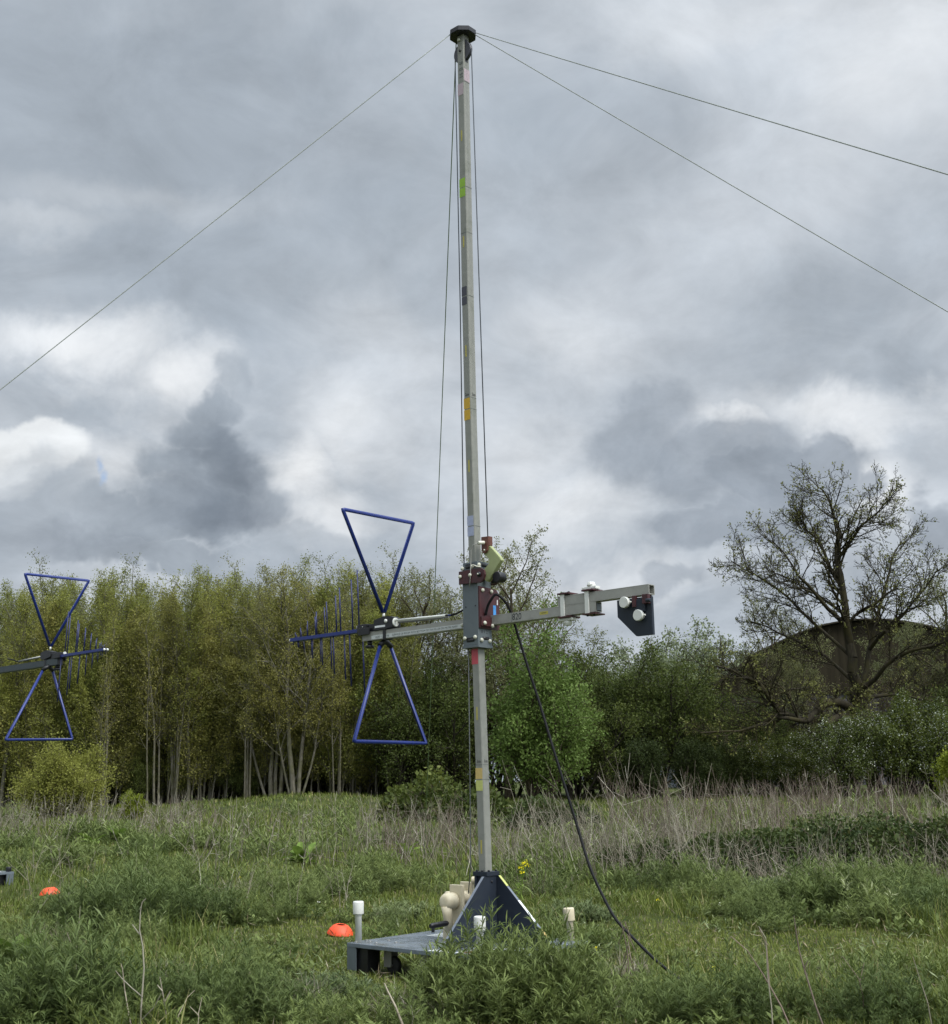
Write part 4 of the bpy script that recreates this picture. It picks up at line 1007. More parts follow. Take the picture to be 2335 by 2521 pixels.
def band(name, items, m_, label, cat='dry stalks'):
    global P0, P1, A0, A1, TT
    P0, P1, A0, A1, TT = [], [], [], [], []; g = Geo()
    for (px0, px1, Y0_, Y1_, n, h0, h1, r, lx0) in items:
        y = rng.uniform(Y0_, Y1_, n); x = (rng.uniform(px0, px1, n) - CX) / F_PX * y
        nz = patch_noise(x, y, 1.6, 21) > -.35; stalks(g, rng, x[nz], y[nz], h0, h1, r, 0, lx0)
    g.segs(P0, P1, A0, A1, 3, 0, np.array(TT))
    tag(linkm(name, g.mesh(name, [m_])), label, cat, kind='stuff')
band('dry_stalks', [(-60, 480, 23, 33, 520, .45, 1.0, .0065, .05), (480, 900, 19, 30, 240, .4, .95, .0065, .05), (880, 1260, 17, 25, 330, .4, 1.0, .006, -.1), (1230, 1750, 14.6, 22, 800, .45, 1.05, .0055, -.15), (2400, 2900, 16, 24, 200, .6, 1.1, .006, -.1), (1700, 2420, 14.2, 16.2, 300, .35, .75, .005, -.1),
                     (1300, 1800, 16, 21, 60, 1.1, 1.75, .0065, -.30), (100, 900, 13, 20, 110, .3, .8, .005, 0), (1750, 2420, 17.5, 24, 300, .7, 1.25, .006, -.15)], LEAF['dry'], 'pale dead stalks standing across the far side of the field')
band('reddish_stalks', [(1560, 2420, 19, 27, 520, .7, 1.2, .0065, -.05), (1480, 2420, 25, 34, 420, .7, 1.25, .008, -.05), (930, 1200, 19, 25, 120, .5, .9, .006, 0), (350, 560, 28, 32, 70, .4, .8, .007, 0)], LEAF['dryred'], 'reddish brown dead stalks behind the bramble bank')

# individual dead stems in the foreground
def dead_stem(px, py, top, Yoff, label, branches, r=.006, m_='dry'):
    c = ground_at(px, min(py, 2519)) if py <= 2519 else None
    if c is None:
        d = ray(px, py); c = CAM_POS + d * ((float(0) - CAM_POS[2]) / d[2])
    Y = c[1]; P0_, P1_, r0, r1 = [], [], [], []
    def pline(pts, ra, rb):
        Q = [np.array(at(a, b, Y + dy)) for a, b, dy in pts]
        for i in range(len(Q) - 1):
            P0_.append(Q[i]); P1_.append(Q[i + 1]); k0 = i / (len(Q) - 1); k1 = (i + 1) / (len(Q) - 1); r0.append(ra + (rb - ra) * k0); r1.append(ra + (rb - ra) * k1)
    for k_, br in enumerate(branches): pline([(px, py, 0)] + br if k_ == 0 else br, r if k_ == 0 else r * .65, r * .4)
    g = Geo(); g.segs(P0_, P1_, r0, r1, 5, 0, rng.uniform(.45, .9, len(P0_))); V = np.concatenate(g.v); b = np.array([c[0], c[1], c[2]])
    g.v = [V - b]; o = linkm('dead_stem', g.mesh('dead_stem', [LEAF[m_]]), None, tuple(b))
    tag(o, label, 'dead stem', 'bare dead stems'); return o
dead_stem(345, 2560, 0, 0, 'tallest pale forked dead stem in the left foreground', [[(348, 2480, 0), (355, 2385, .02), (352, 2330, .04), (344, 2290, .05), (346, 2245, .06), (350, 2222, .07), (360, 2212, .08)], [(352, 2455, 0), (322, 2430, .05), (300, 2408, .08), (285, 2390, .1)], [(344, 2300, .05), (326, 2276, .08)], [(350, 2510, 0), (380, 2480, -.04), (398, 2445, -.06)]], .0062)
dead_stem(330, 2560, 0, 0, 'thin dead stem bending beside the tallest foreground stem', [[(318, 2500, 0), (308, 2440, .02), (302, 2385, .03), (298, 2372, .03)]], .005)
dead_stem(408, 2560, 0, 0, 'brownish dead stem with a few short side twigs', [[(410, 2500, 0), (402, 2450, 0), (394, 2405, .03)], [(404, 2470, 0), (420, 2440, .03)], [(400, 2440, 0), (388, 2425, .02)]], .006)
dead_stem(425, 2560, 0, 0, 'thin dead twig leaning right towards the bottom edge', [[(440, 2500, 0), (462, 2455, .04), (480, 2438, .06)]], .0042)
dead_stem(185, 2480, 0, 0, 'slender brown dead stem left of the tallest foreground stem', [[(190, 2420, 0), (186, 2350, .04), (194, 2290, .05), (198, 2232, .06)], [(187, 2340, .04), (170, 2310, .1), (165, 2295, .1)]], .004)
dead_stem(485, 2560, 0, 0, 'short forked dead twig at the bottom edge left of centre', [[(490, 2500, 0), (468, 2478, .03)], [(488, 2500, 0), (498, 2455, .04)]], .0035)
dead_stem(1000, 2545, 0, 0, 'thick pale dead stalk leaning left in front of the deck', [[(975, 2480, .02), (955, 2440, .05), (947, 2420, .06)]], .0085)
dead_stem(1010, 2540, 0, 0, 'small forked twig right of the thick leaning stalk', [[(1020, 2500, 0), (1035, 2485, .02)], [(1018, 2505, 0), (1012, 2475, .02)]], .0035)
dead_stem(1960, 2560, 0, 0, 'long reddish dead stem crossing the bottom right foreground', [[(1925, 2480, .04), (1880, 2400, .1), (1840, 2340, .14), (1800, 2305, .18)], [(1895, 2425, .08), (1888, 2330, .1), (1870, 2285, .12)]], .0055, 'dryred')
dead_stem(2040, 2560, 0, 0, 'tall dark dead stem with a seed head in the bottom right', [[(2010, 2480, .02), (1985, 2400, .06), (1968, 2340, .08), (1958, 2275, .10), (1955, 2255, .1)], [(1980, 2385, .06), (1990, 2365, .05)]], .006, 'dryred')
dead_stem(1905, 2560, 0, 0, 'pale upright dead stem in the bottom right foreground', [[(1900, 2480, .02), (1890, 2400, .04), (1886, 2310, .06), (1868, 2280, .08)]], .0045)
dead_stem(2130, 2540, 0, 0, 'thin fork of dead twigs near the right foreground edge', [[(2125, 2450, 0), (2115, 2410, .03), (2075, 2355, .06)], [(2118, 2415, .03), (2128, 2370, .04)]], .004, 'dryred')
dead_stem(2300, 2560, 0, 0, 'thin dead stem at the right foreground edge', [[(2285, 2470, 0), (2262, 2400, .04), (2248, 2355, .05)]], .004)
dead_stem(1555, 2450, 0, 0, 'shaggy brown dead weed hanging beside the black cable', [[(1550, 2400, 0), (1545, 2340, 0), (1535, 2290, 0), (1528, 2268, 0)]] + [[(1545 + a, 2300 + b, 0), (1545 + a + c_, 2300 + b + 45, d_)] for a, b, c_, d_ in [(-5, -20, -18, .05), (0, 0, 22, -.05), (3, 25, -14, .06), (5, 50, 14, .02), (0, 70, -12, -.04), (-6, -30, 16, .03), (6, 90, 12, 0), (2, 20, 8, -.1), (-2, 60, -20, .1)]], .006, 'dryred')

# docks, ragwort, buttercups
def dock(px, py, s, n, label):
    c = ground_at(px, py); g = Geo()
    for i in range(n):
        a = rng.uniform(0, 6.28); up = rng.uniform(.5, 2.8); A = unit(np.array([math.cos(a), math.sin(a), up])); L = s * rng.uniform(.45, 1.2); B = unit(np.cross(A, np.array([0, 0, 1.]) + rng.normal(size=3) * .2)); p = np.array([0, 0, .0]); pts = []
        for k_ in range(7):
            t = k_ / 6; pts.append((p.copy(), L * .16 * math.sin(math.pi * min(1, (.06 + t) * .93)) ** .75 * (1 if t < 1 else .1))); A = unit(A + np.array([0, 0, -.17])); p = p + A * L / 6
        for k_ in range(6):
            (q0, w0), (q1, w1) = pts[k_], pts[k_ + 1]; T = np.full(4, rng.uniform(.2, .85)); cup = np.array([0, 0, .35])
            for sg in (-1, 1):
                V = np.array([q0, q0 + B * w0 * sg + cup * w0, q1 + B * w1 * sg + cup * w1, q1]); g.add(V, np.array([[0, 1, 2, 3]]), T)
    o = linkm('dock_plant', g.mesh('dock_plant', [LEAF['dock']]), None, (c[0], c[1], float(gz(c[0], c[1]))))
    tag(o, label, 'dock plant', 'broad leaved docks')
dock(745, 2130, .42, 26, 'broad leaved dock plant standing in the field left of the mast')
dock(36, 2395, .40, 9, 'large light green dock leaf at the left edge of the foreground')
dock(295, 2075, .38, 14, 'pair of dark dock plants in the far left field')
dock(230, 2082, .36, 12, 'small dock plant next to the dead stalks at far left')
dock(940, 2310, .22, 6, 'low dock leaves beside the white jack post')
dock(1000, 2110, .36, 9, 'dock plant with upright leaf left of the mast foot')
dock(1640, 2490, .16, 8, 'lobed low leaves in the foreground right of the big clump')
def flower_head(g, c, n, spread, size, mi):
    P = c + rng.normal(size=(n, 3)) * spread; A, B = leaf_axes(rng, n, rdirs(rng, n, .6), .7); g.leaves(P, A, B, np.full(n, size), np.full(n, size * .8), rng.uniform(0, 1, n), mi)
c = ground_at(1278, 2232); g = Geo(); tip = np.array(at(1290, 2128, c[1])) - np.array([c[0], c[1], c[2]])
g.segs([np.zeros(3), tip * .5 + [.01, 0, 0]], [tip * .5 + [.01, 0, 0], tip], [.006, .005], [.005, .003], 5, 1, np.array([.5, .5]))
for q in range(9): flower_head(g, tip + rng.normal(size=3) * np.array([.035, .03, .03]), 9, .010, .020, 0)
P = tip * rng.uniform(.1, .9, 34)[:, None]; A, B = leaf_axes(rng, 34, rdirs(rng, 34, .2), .6); g.leaves(P, A, B, rng.uniform(.06, .11, 34), np.full(34, .022), rng.uniform(.2, .9, 34), 1)
tag(linkm('ragwort', g.mesh('ragwort', [LEAF['petal'], LEAF['dock']]), None, tuple(c)), 'yellow flowering ragwort standing just right of the mast foot', 'wild flower')
def small_flower(px, py, label, m_='petal', s=.016, hgt=.05):
    c = ground_at(px, py); g = Geo(); flower_head(g, np.array([0, 0, hgt]), 8, s * .35, s, 0); g.segs([[0, 0, 0]], [[0, 0, hgt]], [.002], [.0015], 3, 1, np.array([.4]))
    tag(linkm('buttercup' if m_ == 'petal' else 'daisy', g.mesh('flower', [LEAF[m_], LEAF['grass']]), None, tuple(c)), label, 'wild flower')
small_flower(1355, 2512, 'yellow buttercup at the bottom edge below the big weed clump', hgt=.10)
small_flower(1652, 2482, 'yellow buttercup in the grass below the end of the cable', hgt=.12, s=.018)
small_flower(1760, 2420, 'yellow buttercup right of the cable end', hgt=.1)
small_flower(1622, 2245, 'pair of tiny yellow flowers beyond the clearing', hgt=.12, s=.02)
small_flower(1470, 2385, 'orange yellow flower in the weeds beside the cream jack post', hgt=.15)
small_flower(1172 + 120, 2175, 'low yellow flower beside the ragwort', hgt=.1)
small_flower(590, 2185, 'yellow flower in the short grass left of centre', hgt=.12)
small_flower(1772, 2240, 'white daisy at the far side of the clearing', 'daisy')
small_flower(2140, 2505, 'white daisy at the bottom right', 'daisy')
small_flower(785, 2245, 'white flower in the clearing left of the deck', 'daisy', hgt=.1)
small_flower(420, 2318, 'white daisy at the edge of the middle left clump', 'daisy')

# bramble banks
def bramble(name, boxes, n, leaf, label, m_=None, cat='bramble'):
    g = Geo(); c0 = np.array([boxes[0][0], boxes[0][1], float(gz(boxes[0][0], boxes[0][1]))])
    for (bx, by, rx, ry, hz_) in boxes:
        k_ = int(n / len(boxes)); u_ = rdirs(rng, k_); u_[:, 2] = np.abs(u_[:, 2]); r = rng.uniform(.55, 1.0, k_) ** .6
        P = u_ * r[:, None] * np.array([rx, ry, hz_]); P += np.array([bx, by, 0]); nzv = patch_noise(P[:, 0] * 2.2, P[:, 1] * 2.2 + P[:, 2] * 3, 1.4, 5)
        P[:, 2] *= 1 + .16 * nzv; P[:, 2] += gz(P[:, 0], P[:, 1])
        A, B = leaf_axes(rng, k_, unit(u_ * .6 + rng.normal(size=(k_, 3)) * .7), .45); L = leaf * rng.uniform(.6, 1.3, k_)
        T = np.clip(.35 + .28 * nzv + rng.uniform(-.3, .3, k_), 0, .96); T[rng.uniform(0, 1, k_) < .03] = .99
        g.leaves(P - c0, A, B, L, L * .75, T, 0, .15)
        m2 = 60; Q = u_[:m2] * np.array([rx, ry, hz_]) + np.array([bx, by, 0]); Q[:, 2] += gz(Q[:, 0], Q[:, 1]); st_ = np.stack([bx + rng.normal(0, rx * .4, m2), by + rng.normal(0, ry * .4, m2), gz(np.full(m2, bx), np.full(m2, by))], 1)
        g.segs(st_ - c0, Q * 1.0 - c0, np.full(m2, .006), np.full(m2, .004), 3, 1, np.full(m2, .2))
    o = linkm(name, g.mesh(name, [m_ or LEAF['bramble'], LEAF['dryred']]), None, tuple(c0)); tag(o, label, cat)
def bx(px, Y, wpx, ry, hgt): return ((px - CX) / F_PX * Y, Y, wpx / F_PX * Y, ry, hgt)
bramble('bramble_bank', [bx(1850, 17.0, 150, .8, .50), bx(2010, 17.2, 170, .9, .62), bx(2180, 17.2, 180, .9, .70), bx(2340, 17.0, 150, .9, .70), bx(1720, 17.2, 110, .8, .42), bx(1600, 17.6, 110, .8, .36), bx(1510, 18.2, 80, .7, .30)], 36000, .052, 'dark green bramble bank along the right side of the field')
bramble('bramble_mound', [bx(1060, 30, 110, 1.0, 1.0), bx(1160, 29, 90, 1.0, .9), bx(980, 31, 60, .8, .7)], 6500, .11, 'green bramble mound below the trees left of the mast', LEAF['haw'])
bramble('low_bramble', [bx(1300, 27, 70, .8, .65), bx(1390, 26, 70, .8, .55)], 3000, .10, 'low bramble in front of the fresh green tree', LEAF['bramble'])
# ------------------------------------------------------------------ trees
def S(n, wander, up, taper, kids_=0, t0=.2, ang=.8, len_=.4, rad=.5, leaf=0, shrink=.45):
    return dict(n=n, wander=wander, up=up, taper=taper, kids=kids_, t0=t0, ang=ang, len=len_, rad=rad, leaf=leaf, shrink=shrink)
def make_tree(seed, name, stems, spec, bark, leafm, per, size, spread=.10, minr=.004, tint=(0, 1), nlo=3):
    """a tree about 1 m-scaled in real metres: Empty > trunk, crown"""
    rg = np.random.default_rng(seed); out, tips = [], []
    for (dx, dy, tilt, az, L, r) in stems:
        d = unit(np.array([math.sin(tilt) * math.cos(az), math.sin(tilt) * math.sin(az), math.cos(tilt)]))
        grow(rg, np.array([dx, dy, -.15]), d, L, r, 0, spec, out, tips)
    root = empty(name, (0, 0, 0))
    linkm('trunk', wood_mesh('trunk', out, bark, minr, nlo), root)
    if per: linkm('crown', crown_mesh(rg, 'crown', tips, per, size, leafm, spread, tint=tint), root)
    return root
def place(o, px, Y, rz, s, label, group, cat='tree', zs=1.0, first=False):
    c = o if first else copy_tree(o)
    x = (px - CX) / F_PX * Y; c.location = (x, Y, float(gz(x, Y))); c.rotation_euler = (0, 0, rz); c.scale = (s, s, s * zs)
    tag(c, label, cat, group); return c
tr = np.random.default_rng(77)
slim = [S(9, .035, .02, .18, 28, .22, .6, .4, .5, shrink=.62), S(4, .10, .17, .35, 7, .15, .55, .24, .34), S(3, .16, .05, .4, 3, .2, .8, .45, .5, 1), S(2, .2, .05, .5, 0, 0, .8, .5, .6, 1)]
def lifted(spec, t0):
    q = [dict(v) for v in spec]; q[0]['t0'] = t0; return q
LM = [LEAF['wood'], LEAF['woodb']]
SLIM = [
    make_tree(1, 'slim_tree', [(0, 0, .05, 0, 8.3, .085)], slim, BARK['pale'], LM[0], 5, .062, minr=.0055),
    make_tree(2, 'slim_tree', [(0, 0, .08, 2.4, 8.0, .075), (.35, .1, .10, -.4, 7.4, .06)], lifted(slim, .22), BARK['pale'], LM[1], 4, .062, minr=.0055),
    make_tree(3, 'slim_tree', [(0, 0, .03, 1, 8.8, .08)], lifted(slim, .25), BARK['pale'], LM[0], 5, .062, minr=.0055),
    make_tree(4, 'slim_tree', [(0, 0, .10, 3.0, 7.6, .07), (.25, 0, .04, 0, 8.4, .075), (-.3, .1, .16, 3.3, 6.6, .05)], lifted(slim, .25), BARK['pale'], LM[1], 4, .062, minr=.0055),
    make_tree(5, 'slim_tree', [(0, 0, .04, 5, 8.1, .08)], lifted(slim, .12), BARK['pale'], LM[0], 6, .060, minr=.0055),
]
broad = [S(8, .06, .02, .3, 15, .16, .75, .5, .5), S(5, .12, .06, .35, 8, .2, .7, .45, .5), S(4, .16, .04, .4, 4, .2, .8, .5, .55, 1), S(3, .2, .03, .5, 0, 0, .8, .5, .6, 1)]
CLUST = make_tree(21, 'multi_stemmed_tree', [(0, 0, .05, 2.6, 7.2, .095), (.18, .05, .03, .3, 7.5, .085), (.34, -.05, .09, .2, 7.0, .075), (-.15, .1, .17, 3.0, 5.6, .06), (.5, .1, .5, -.2, 3.0, .05)], lifted(broad, .34), BARK['pale'], LM[1], 4, .06)
CLUST2 = make_tree(22, 'multi_stemmed_tree', [(0, 0, .02, .4, 7.8, .105), (.18, .1, .06, .2, 7.4, .09), (.3, 0, .28, .1, 5.0, .05), (-.1, 0, .33, 3.1, 4.4, .05)], lifted(broad, .30), BARK['pale'], LM[1], 4, .06)
SPARSE = make_tree(31, 'sparse_leaf_tree', [(0, 0, .03, 0, 8.6, .16), (.2, .1, .22, .4, 7.0, .10), (-.2, 0, .24, 3.0, 7.2, .10)], lifted(broad, .2), BARK['twig'], LEAF['pale'], 5, .080, .08)
SPARSE2 = make_tree(32, 'sparse_leaf_tree', [(0, 0, .06, 2, 8.0, .14), (.15, 0, .3, .1, 6.4, .09)], lifted(broad, .22), BARK['twig'], LEAF['pale'], 5, .080, .08)
bushy = [S(5, .08, .05, .35, 10, .12, .7, .6, .55), S(4, .14, .05, .4, 7, .15, .7, .5, .55, 1), S(3, .2, .02, .4, 4, .2, .8, .5, .55, 1), S(2, .2, 0, .5, 0, 0, .8, .5, .6, 1)]
def bstems(n, L, r, sp, seed):
    q = np.random.default_rng(seed); return [(q.normal(0, .25), q.normal(0, .25), abs(q.normal(0, sp)), q.uniform(0, 6.28), L * q.uniform(.75, 1.1), r * q.uniform(.7, 1.1)) for _ in range(n)]
FRESH = make_tree(41, 'fresh_green_tree', [(0, 0, .02, 0, 4.3, .06), (.2, .1, .3, .2, 3.2, .045), (-.2, 0, .3, 2.9, 3.2, .045), (.1, -.2, .3, 4.6, 3.0, .045), (0, .2, .3, 1.4, 3.0, .045), (.15, -.1, .55, .3, 2.6, .04), (-.1, -.1, .55, 3.4, 2.5, .04)], bushy, BARK['twig'], LEAF['fresh'], 5, .085, .10)
HAW = [make_tree(51, 'hawthorn_bush', bstems(8, 3.8, .06, .38, 1), bushy, BARK['dark'], LEAF['haw'], 4, .075, .12), make_tree(52, 'hawthorn_bush', bstems(9, 3.4, .06, .45, 2), bushy, BARK['dark'], LEAF['haw'], 4, .075, .12)]
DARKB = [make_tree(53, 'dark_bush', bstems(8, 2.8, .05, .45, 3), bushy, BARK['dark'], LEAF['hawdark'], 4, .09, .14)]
WILLOW = make_tree(61, 'silver_willow', bstems(6, 6.0, .09, .30, 4), [S(6, .08, .05, .35, 12, .15, .65, .45, .5), S(4, .14, .05, .4, 7, .15, .7, .45, .55, 1), S(3, .2, -.02, .4, 3, .2, .8, .5, .55, 1), S(2, .2, -.05, .5, 0, 0, .8, .5, .6, 1)], BARK['twig'], LEAF['willow'], 3, .13, .14)
# flowering hawthorn: leaves plus sprays of blossom
def flowering(seed, n, L):
    rg = np.random.default_rng(seed); out, tips = [], []
    for (dx, dy, tilt, az, l_, r) in bstems(n, L, .05, .45, seed):
        d = unit(np.array([math.sin(tilt) * math.cos(az), math.sin(tilt) * math.sin(az), math.cos(tilt)])); grow(rg, np.array([dx, dy, -.1]), d, l_, r, 0, bushy, out, tips)
    root = empty('flowering_hawthorn', (0, 0, 0)); linkm('trunk', wood_mesh('trunk', out, BARK['dark']), root)
    linkm('crown', crown_mesh(rg, 'crown', tips, 3, .075, LEAF['haw'], .12), root)
    pick = [t for t in tips if rg.uniform() < .16 and t[0][2] > .5]; pick = [(t[0] + np.array([0, 0, .04]), t[1]) for t in pick]
    linkm('blossom', crown_mesh(rg, 'blossom', pick, 3, .055, LEAF['blossom'], .055, .8, .9), root); return root
FLOW = [flowering(71, 8, 2.9), flowering(72, 9, 2.6)]

# the wood on the left: three rows deep
ORD = ['first', 'second', 'third', 'fourth', 'fifth', 'sixth', 'seventh', 'eighth', 'ninth', 'tenth', 'eleventh', 'twelfth', 'thirteenth', 'fourteenth', 'fifteenth', 'sixteenth', 'seventeenth', 'eighteenth', 'nineteenth', 'twentieth']
used = {}
def put_tree(o, *a, **k_):
    f_ = o.name not in used; used[o.name] = 1; return place(o, *a, first=f_, **k_)
front = [(20, 43.5, 0), (75, 44.5, 2), (120, 43.0, 4), (175, 44.6, 1), (232, 43.4, 2), (290, 44.8, 0), (345, 44.2, 4), (405, 44.0, 1), (440, 43.2, 3), (470, 43.0, 2), (520, 43.6, 2), (575, 45, 4), (620, 44.2, 0), (790, 45, 3), (840, 44, 1), (890, 45.5, 2)]
for i, (px, Y, v) in enumerate(front):
    put_tree(SLIM[v], px, Y, tr.uniform(0, 6.28), tr.uniform(.80, .93), '%s pale stemmed tree from the left in the front row of the wood' % ORD[i], 'pale stemmed trees of the wood front')
for i in range(26):
    px = -40 + i * 39 + tr.uniform(-14, 14); put_tree(SLIM[int(tr.integers(5))], px, tr.uniform(46.5, 50), tr.uniform(0, 6.28), tr.uniform(.82, 1.0), 'leafy slim tree in the middle of the wood behind the pale front stems', 'slim trees inside the wood')
for i in range(28):
    px = -60 + i * 38 + tr.uniform(-14, 14); put_tree(SLIM[int(tr.integers(5))], px, tr.uniform(51.5, 58), tr.uniform(0, 6.28), tr.uniform(.94, 1.13), 'slim tree at the back of the wood showing only its leafy top', 'slim trees at the back of the wood')
put_tree(CLUST, 668, 42.6, .3, .86, 'pale multi stemmed tree splaying apart at the bank in the wood front', 'multi stemmed trees of the wood')
put_tree(CLUST2, 722, 42.0, .1, .86, 'thick trunked multi stemmed tree just right of the splayed one', 'multi stemmed trees of the wood')
put_tree(CLUST, 960, 45.0, 2.0, .88, 'multi stemmed tree behind the lower bow tie loop', 'multi stemmed trees of the wood')
SAP = [make_tree(91, 'sapling', [(0, 0, .06, 1, 6.2, .035), (.3, .2, .10, 4, 5.2, .03), (-.35, .1, .12, 3, 4.6, .028)], lifted(slim, .08), BARK['pale'], LM[1], 5, .062, minr=.0055), make_tree(92, 'sapling', [(0, 0, .10, 3.2, 5.4, .032), (.4, 0, .06, .3, 6.4, .036), (.1, .3, .15, 1, 4.2, .025)], lifted(slim, .08), BARK['pale'], LM[0], 5, .062, minr=.0055)]
for i in range(64):
    px = -20 + i * 16.0 + tr.uniform(-12, 12); put_tree(SAP[i % 2], px, tr.uniform(42.8, 47.5), tr.uniform(0, 6.28), tr.uniform(.70, 1.12), 'thin leafy sapling among the pale trunks of the wood', 'saplings in the wood')
HAZ = make_tree(93, 'hazel_bush', bstems(10, 3.0, .035, .42, 12), bushy, BARK['pale'], LM[1], 2, .085, .13)
for i in range(22):
    px = -20 + i * 46 + tr.uniform(-18, 18); put_tree(HAZ, px, tr.uniform(43.8, 47), tr.uniform(0, 6.28), tr.uniform(.65, 1.15), 'olive leaved shrub filling the space between the trunks', 'olive shrubs in the wood', cat='bush')
BRW = make_tree(96, 'spreading_tree', [(0, 0, .05, 1, 6.6, .09), (.2, .1, .15, .4, 6.0, .06)], lifted(broad, .18), BARK['pale'], LM[0], 4, .062, .10, minr=.0055)
BRW2 = make_tree(97, 'spreading_tree', [(0, 0, .04, 1, 7.2, .09), (-.2, .1, .18, 3.4, 6.0, .06)], lifted(broad, .2), BARK['pale'], LEAF['pale'], 3, .065, .10, minr=.0055)
for i, px in enumerate([60, 215, 300, 415, 545, 590, 770, 860, 925]):
    put_tree(BRW if i % 2 else BRW2, px + tr.uniform(-10, 10), tr.uniform(44.5, 48), tr.uniform(0, 6.28), tr.uniform(.92, 1.12), 'spreading leafy tree rising among the slim trees of the wood', 'spreading trees in the wood')
BARE = make_tree(95, 'bare_pole_tree', [(0, 0, .05, 2.8, 6.8, .05), (.25, .1, .04, .5, 6.2, .042), (-.3, 0, .09, 3.0, 5.6, .036), (.5, -.1, .10, .1, 5.2, .034)], [S(9, .03, .02, .25, 14, .35, .55, .4, .5, shrink=.6), S(4, .10, .12, .35, 6, .15, .6, .2, .4), S(3, .16, .05, .4, 0, 0, .8, .45, .5, 1)], BARK['pale'], LM[1], 4, .06, .12, minr=.006)
for i, px in enumerate([108, 262, 388, 440, 505, 610, 830, 985]):
    put_tree(BARE, px, tr.uniform(42.2, 43.4), tr.uniform(0, 6.28), tr.uniform(.8, 1.05), 'group of thin bare pale poles at the front of the wood', 'thin pale poles at the wood edge')
# dark undergrowth that closes the wood below
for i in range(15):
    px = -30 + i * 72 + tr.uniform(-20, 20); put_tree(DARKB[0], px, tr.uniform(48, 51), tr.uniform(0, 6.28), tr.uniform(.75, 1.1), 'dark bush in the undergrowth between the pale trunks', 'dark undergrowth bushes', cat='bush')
for i in range(12):
    px = -30 + i * 95 + tr.uniform(-20, 20); put_tree(HAW[i % 2], px, tr.uniform(50.5, 55), tr.uniform(0, 6.28), tr.uniform(1.1, 1.5), 'tall dark bush closing the back of the wood', 'bushes at the back of the wood', cat='bush')
put_tree(HAW[0], 350, 43.4, 1.0, .42, 'low green bush among the trunks left of the grassy bank', 'low bushes of the wood edge', cat='bush')
put_tree(HAW[1], 600, 43.6, 1.0, .40, 'low green bush between the trunks above the grassy bank', 'low bushes of the wood edge', cat='bush')
# behind the carriage: taller sparse trees with whitish young leaves
for px, Y, s, lab in [(1010, 46, .84, 'sparse tree with pale young leaves left of the mast carriage'), (1235, 44, .93, 'sparse pale leaved tree directly behind the mast carriage'), (1130, 48, .96, 'tall sparse tree rising behind the mast between two others'), (1345, 49, .86, 'sparse tree with drooping twigs below the counterweight boom')]:
    put_tree(SPARSE if px in (1010, 1130) else SPARSE2, px, Y, px * .37, s, lab, 'sparse pale leaved trees')
for px, Y, s, lab in [(1000, 43, .95, 'dark hawthorn bush behind the lower bow tie'), (1110, 43.5, 1.05, 'dark hawthorn bush left of the mast pole'), (1200, 45, 1.15, 'dark ivy clad bush right behind the mast pole'), (1300, 46, 1.2, 'dark bush between the mast and the fresh green tree'), (1420, 46, 1.10, 'brownish green bush right of the fresh green tree'), (1400, 42, .85, 'low dark bush right of the fresh green tree'),
                      (1520, 44, .95, 'broad hawthorn bush under the counterweight plate'), (1590, 42.5, 1.16, 'tallest hawthorn bush between the green tree and the oak'), (1690, 44, .98, 'hawthorn bush touching the left limbs of the oak'), (1770, 42, .62, 'dark hawthorn bush under the long left limb of the oak'), (1480, 48, 1.2, 'hawthorn bush before the distant willows'), (1560, 40.5, .62, 'low hawthorn bush in front at the dry stalks'),
                      (1860, 43, .75, 'dark bush in the shade below the oak'), (2010, 44, .66, 'small dark bush at the foot of the barn'), (1690, 40.5, .6, 'low dark bush right of the long pale stalks'), (2330, 46, .95, 'dark bush at the right edge behind the blossom')]:
    put_tree(HAW[int(px) % 2] if s > .7 else DARKB[0], px, Y, px * .61, s, lab, 'dark hedge bushes', cat='bush')
put_tree(FRESH, 1312, 38.0, .4, 1.14, 'bright fresh green young tree right of the mast pole', None)
for px, Y, s, lab in [(1590, 62, 1.05, 'silvery willow left in the far distance'), (1680, 64, 1.16, 'tallest silvery willow behind the hawthorns'), (1445, 66, .80, 'small pale willow in the gap right of the mast'), (1770, 62, .98, 'silvery willow next to the barn roof')]:
    put_tree(WILLOW, px, Y, px * .77, s, lab, 'distant silvery willows')
for px, Y, s, lab in [(1930, 41.5, .66, 'white flowering hawthorn left of the oak trunk'), (2060, 39.5, .75, 'white flowering hawthorn at the foot of the oak'), (2190, 40.5, 1.0, 'largest white flowering hawthorn right of the oak trunk'), (2290, 41, .95, 'white flowering hawthorn at the right edge'), (1850, 42.0, .58, 'thinly flowering hawthorn under the left limbs of the oak')]:
    put_tree(FLOW[int(px / 10) % 2], px, Y, px * .53, s, lab, 'white flowering hawthorns')
YB = make_tree(81, 'yellow_green_bush', bstems(8, 1.4, .03, .6, 9), bushy, BARK['twig'], LEAF['yellowbush'], 5, .07, .07)
put_tree(YB, 2325, 33, .3, .95, 'bright yellow green bush cut by the right edge', None, cat='bush')
EL = make_tree(82, 'elder_bush', bstems(12, 1.9, .03, .8, 10), bushy, BARK['twig'], LM[0], 3, .062, .12, tint=(.0, .7))
put_tree(EL, 165, 36, .3, .98, 'feathery light green bush below the far antenna', None, cat='bush')
put_tree(YB, 330, 34, 2.3, .42, 'small yellow green bush at the left edge of the grassy bank', None, cat='bush')

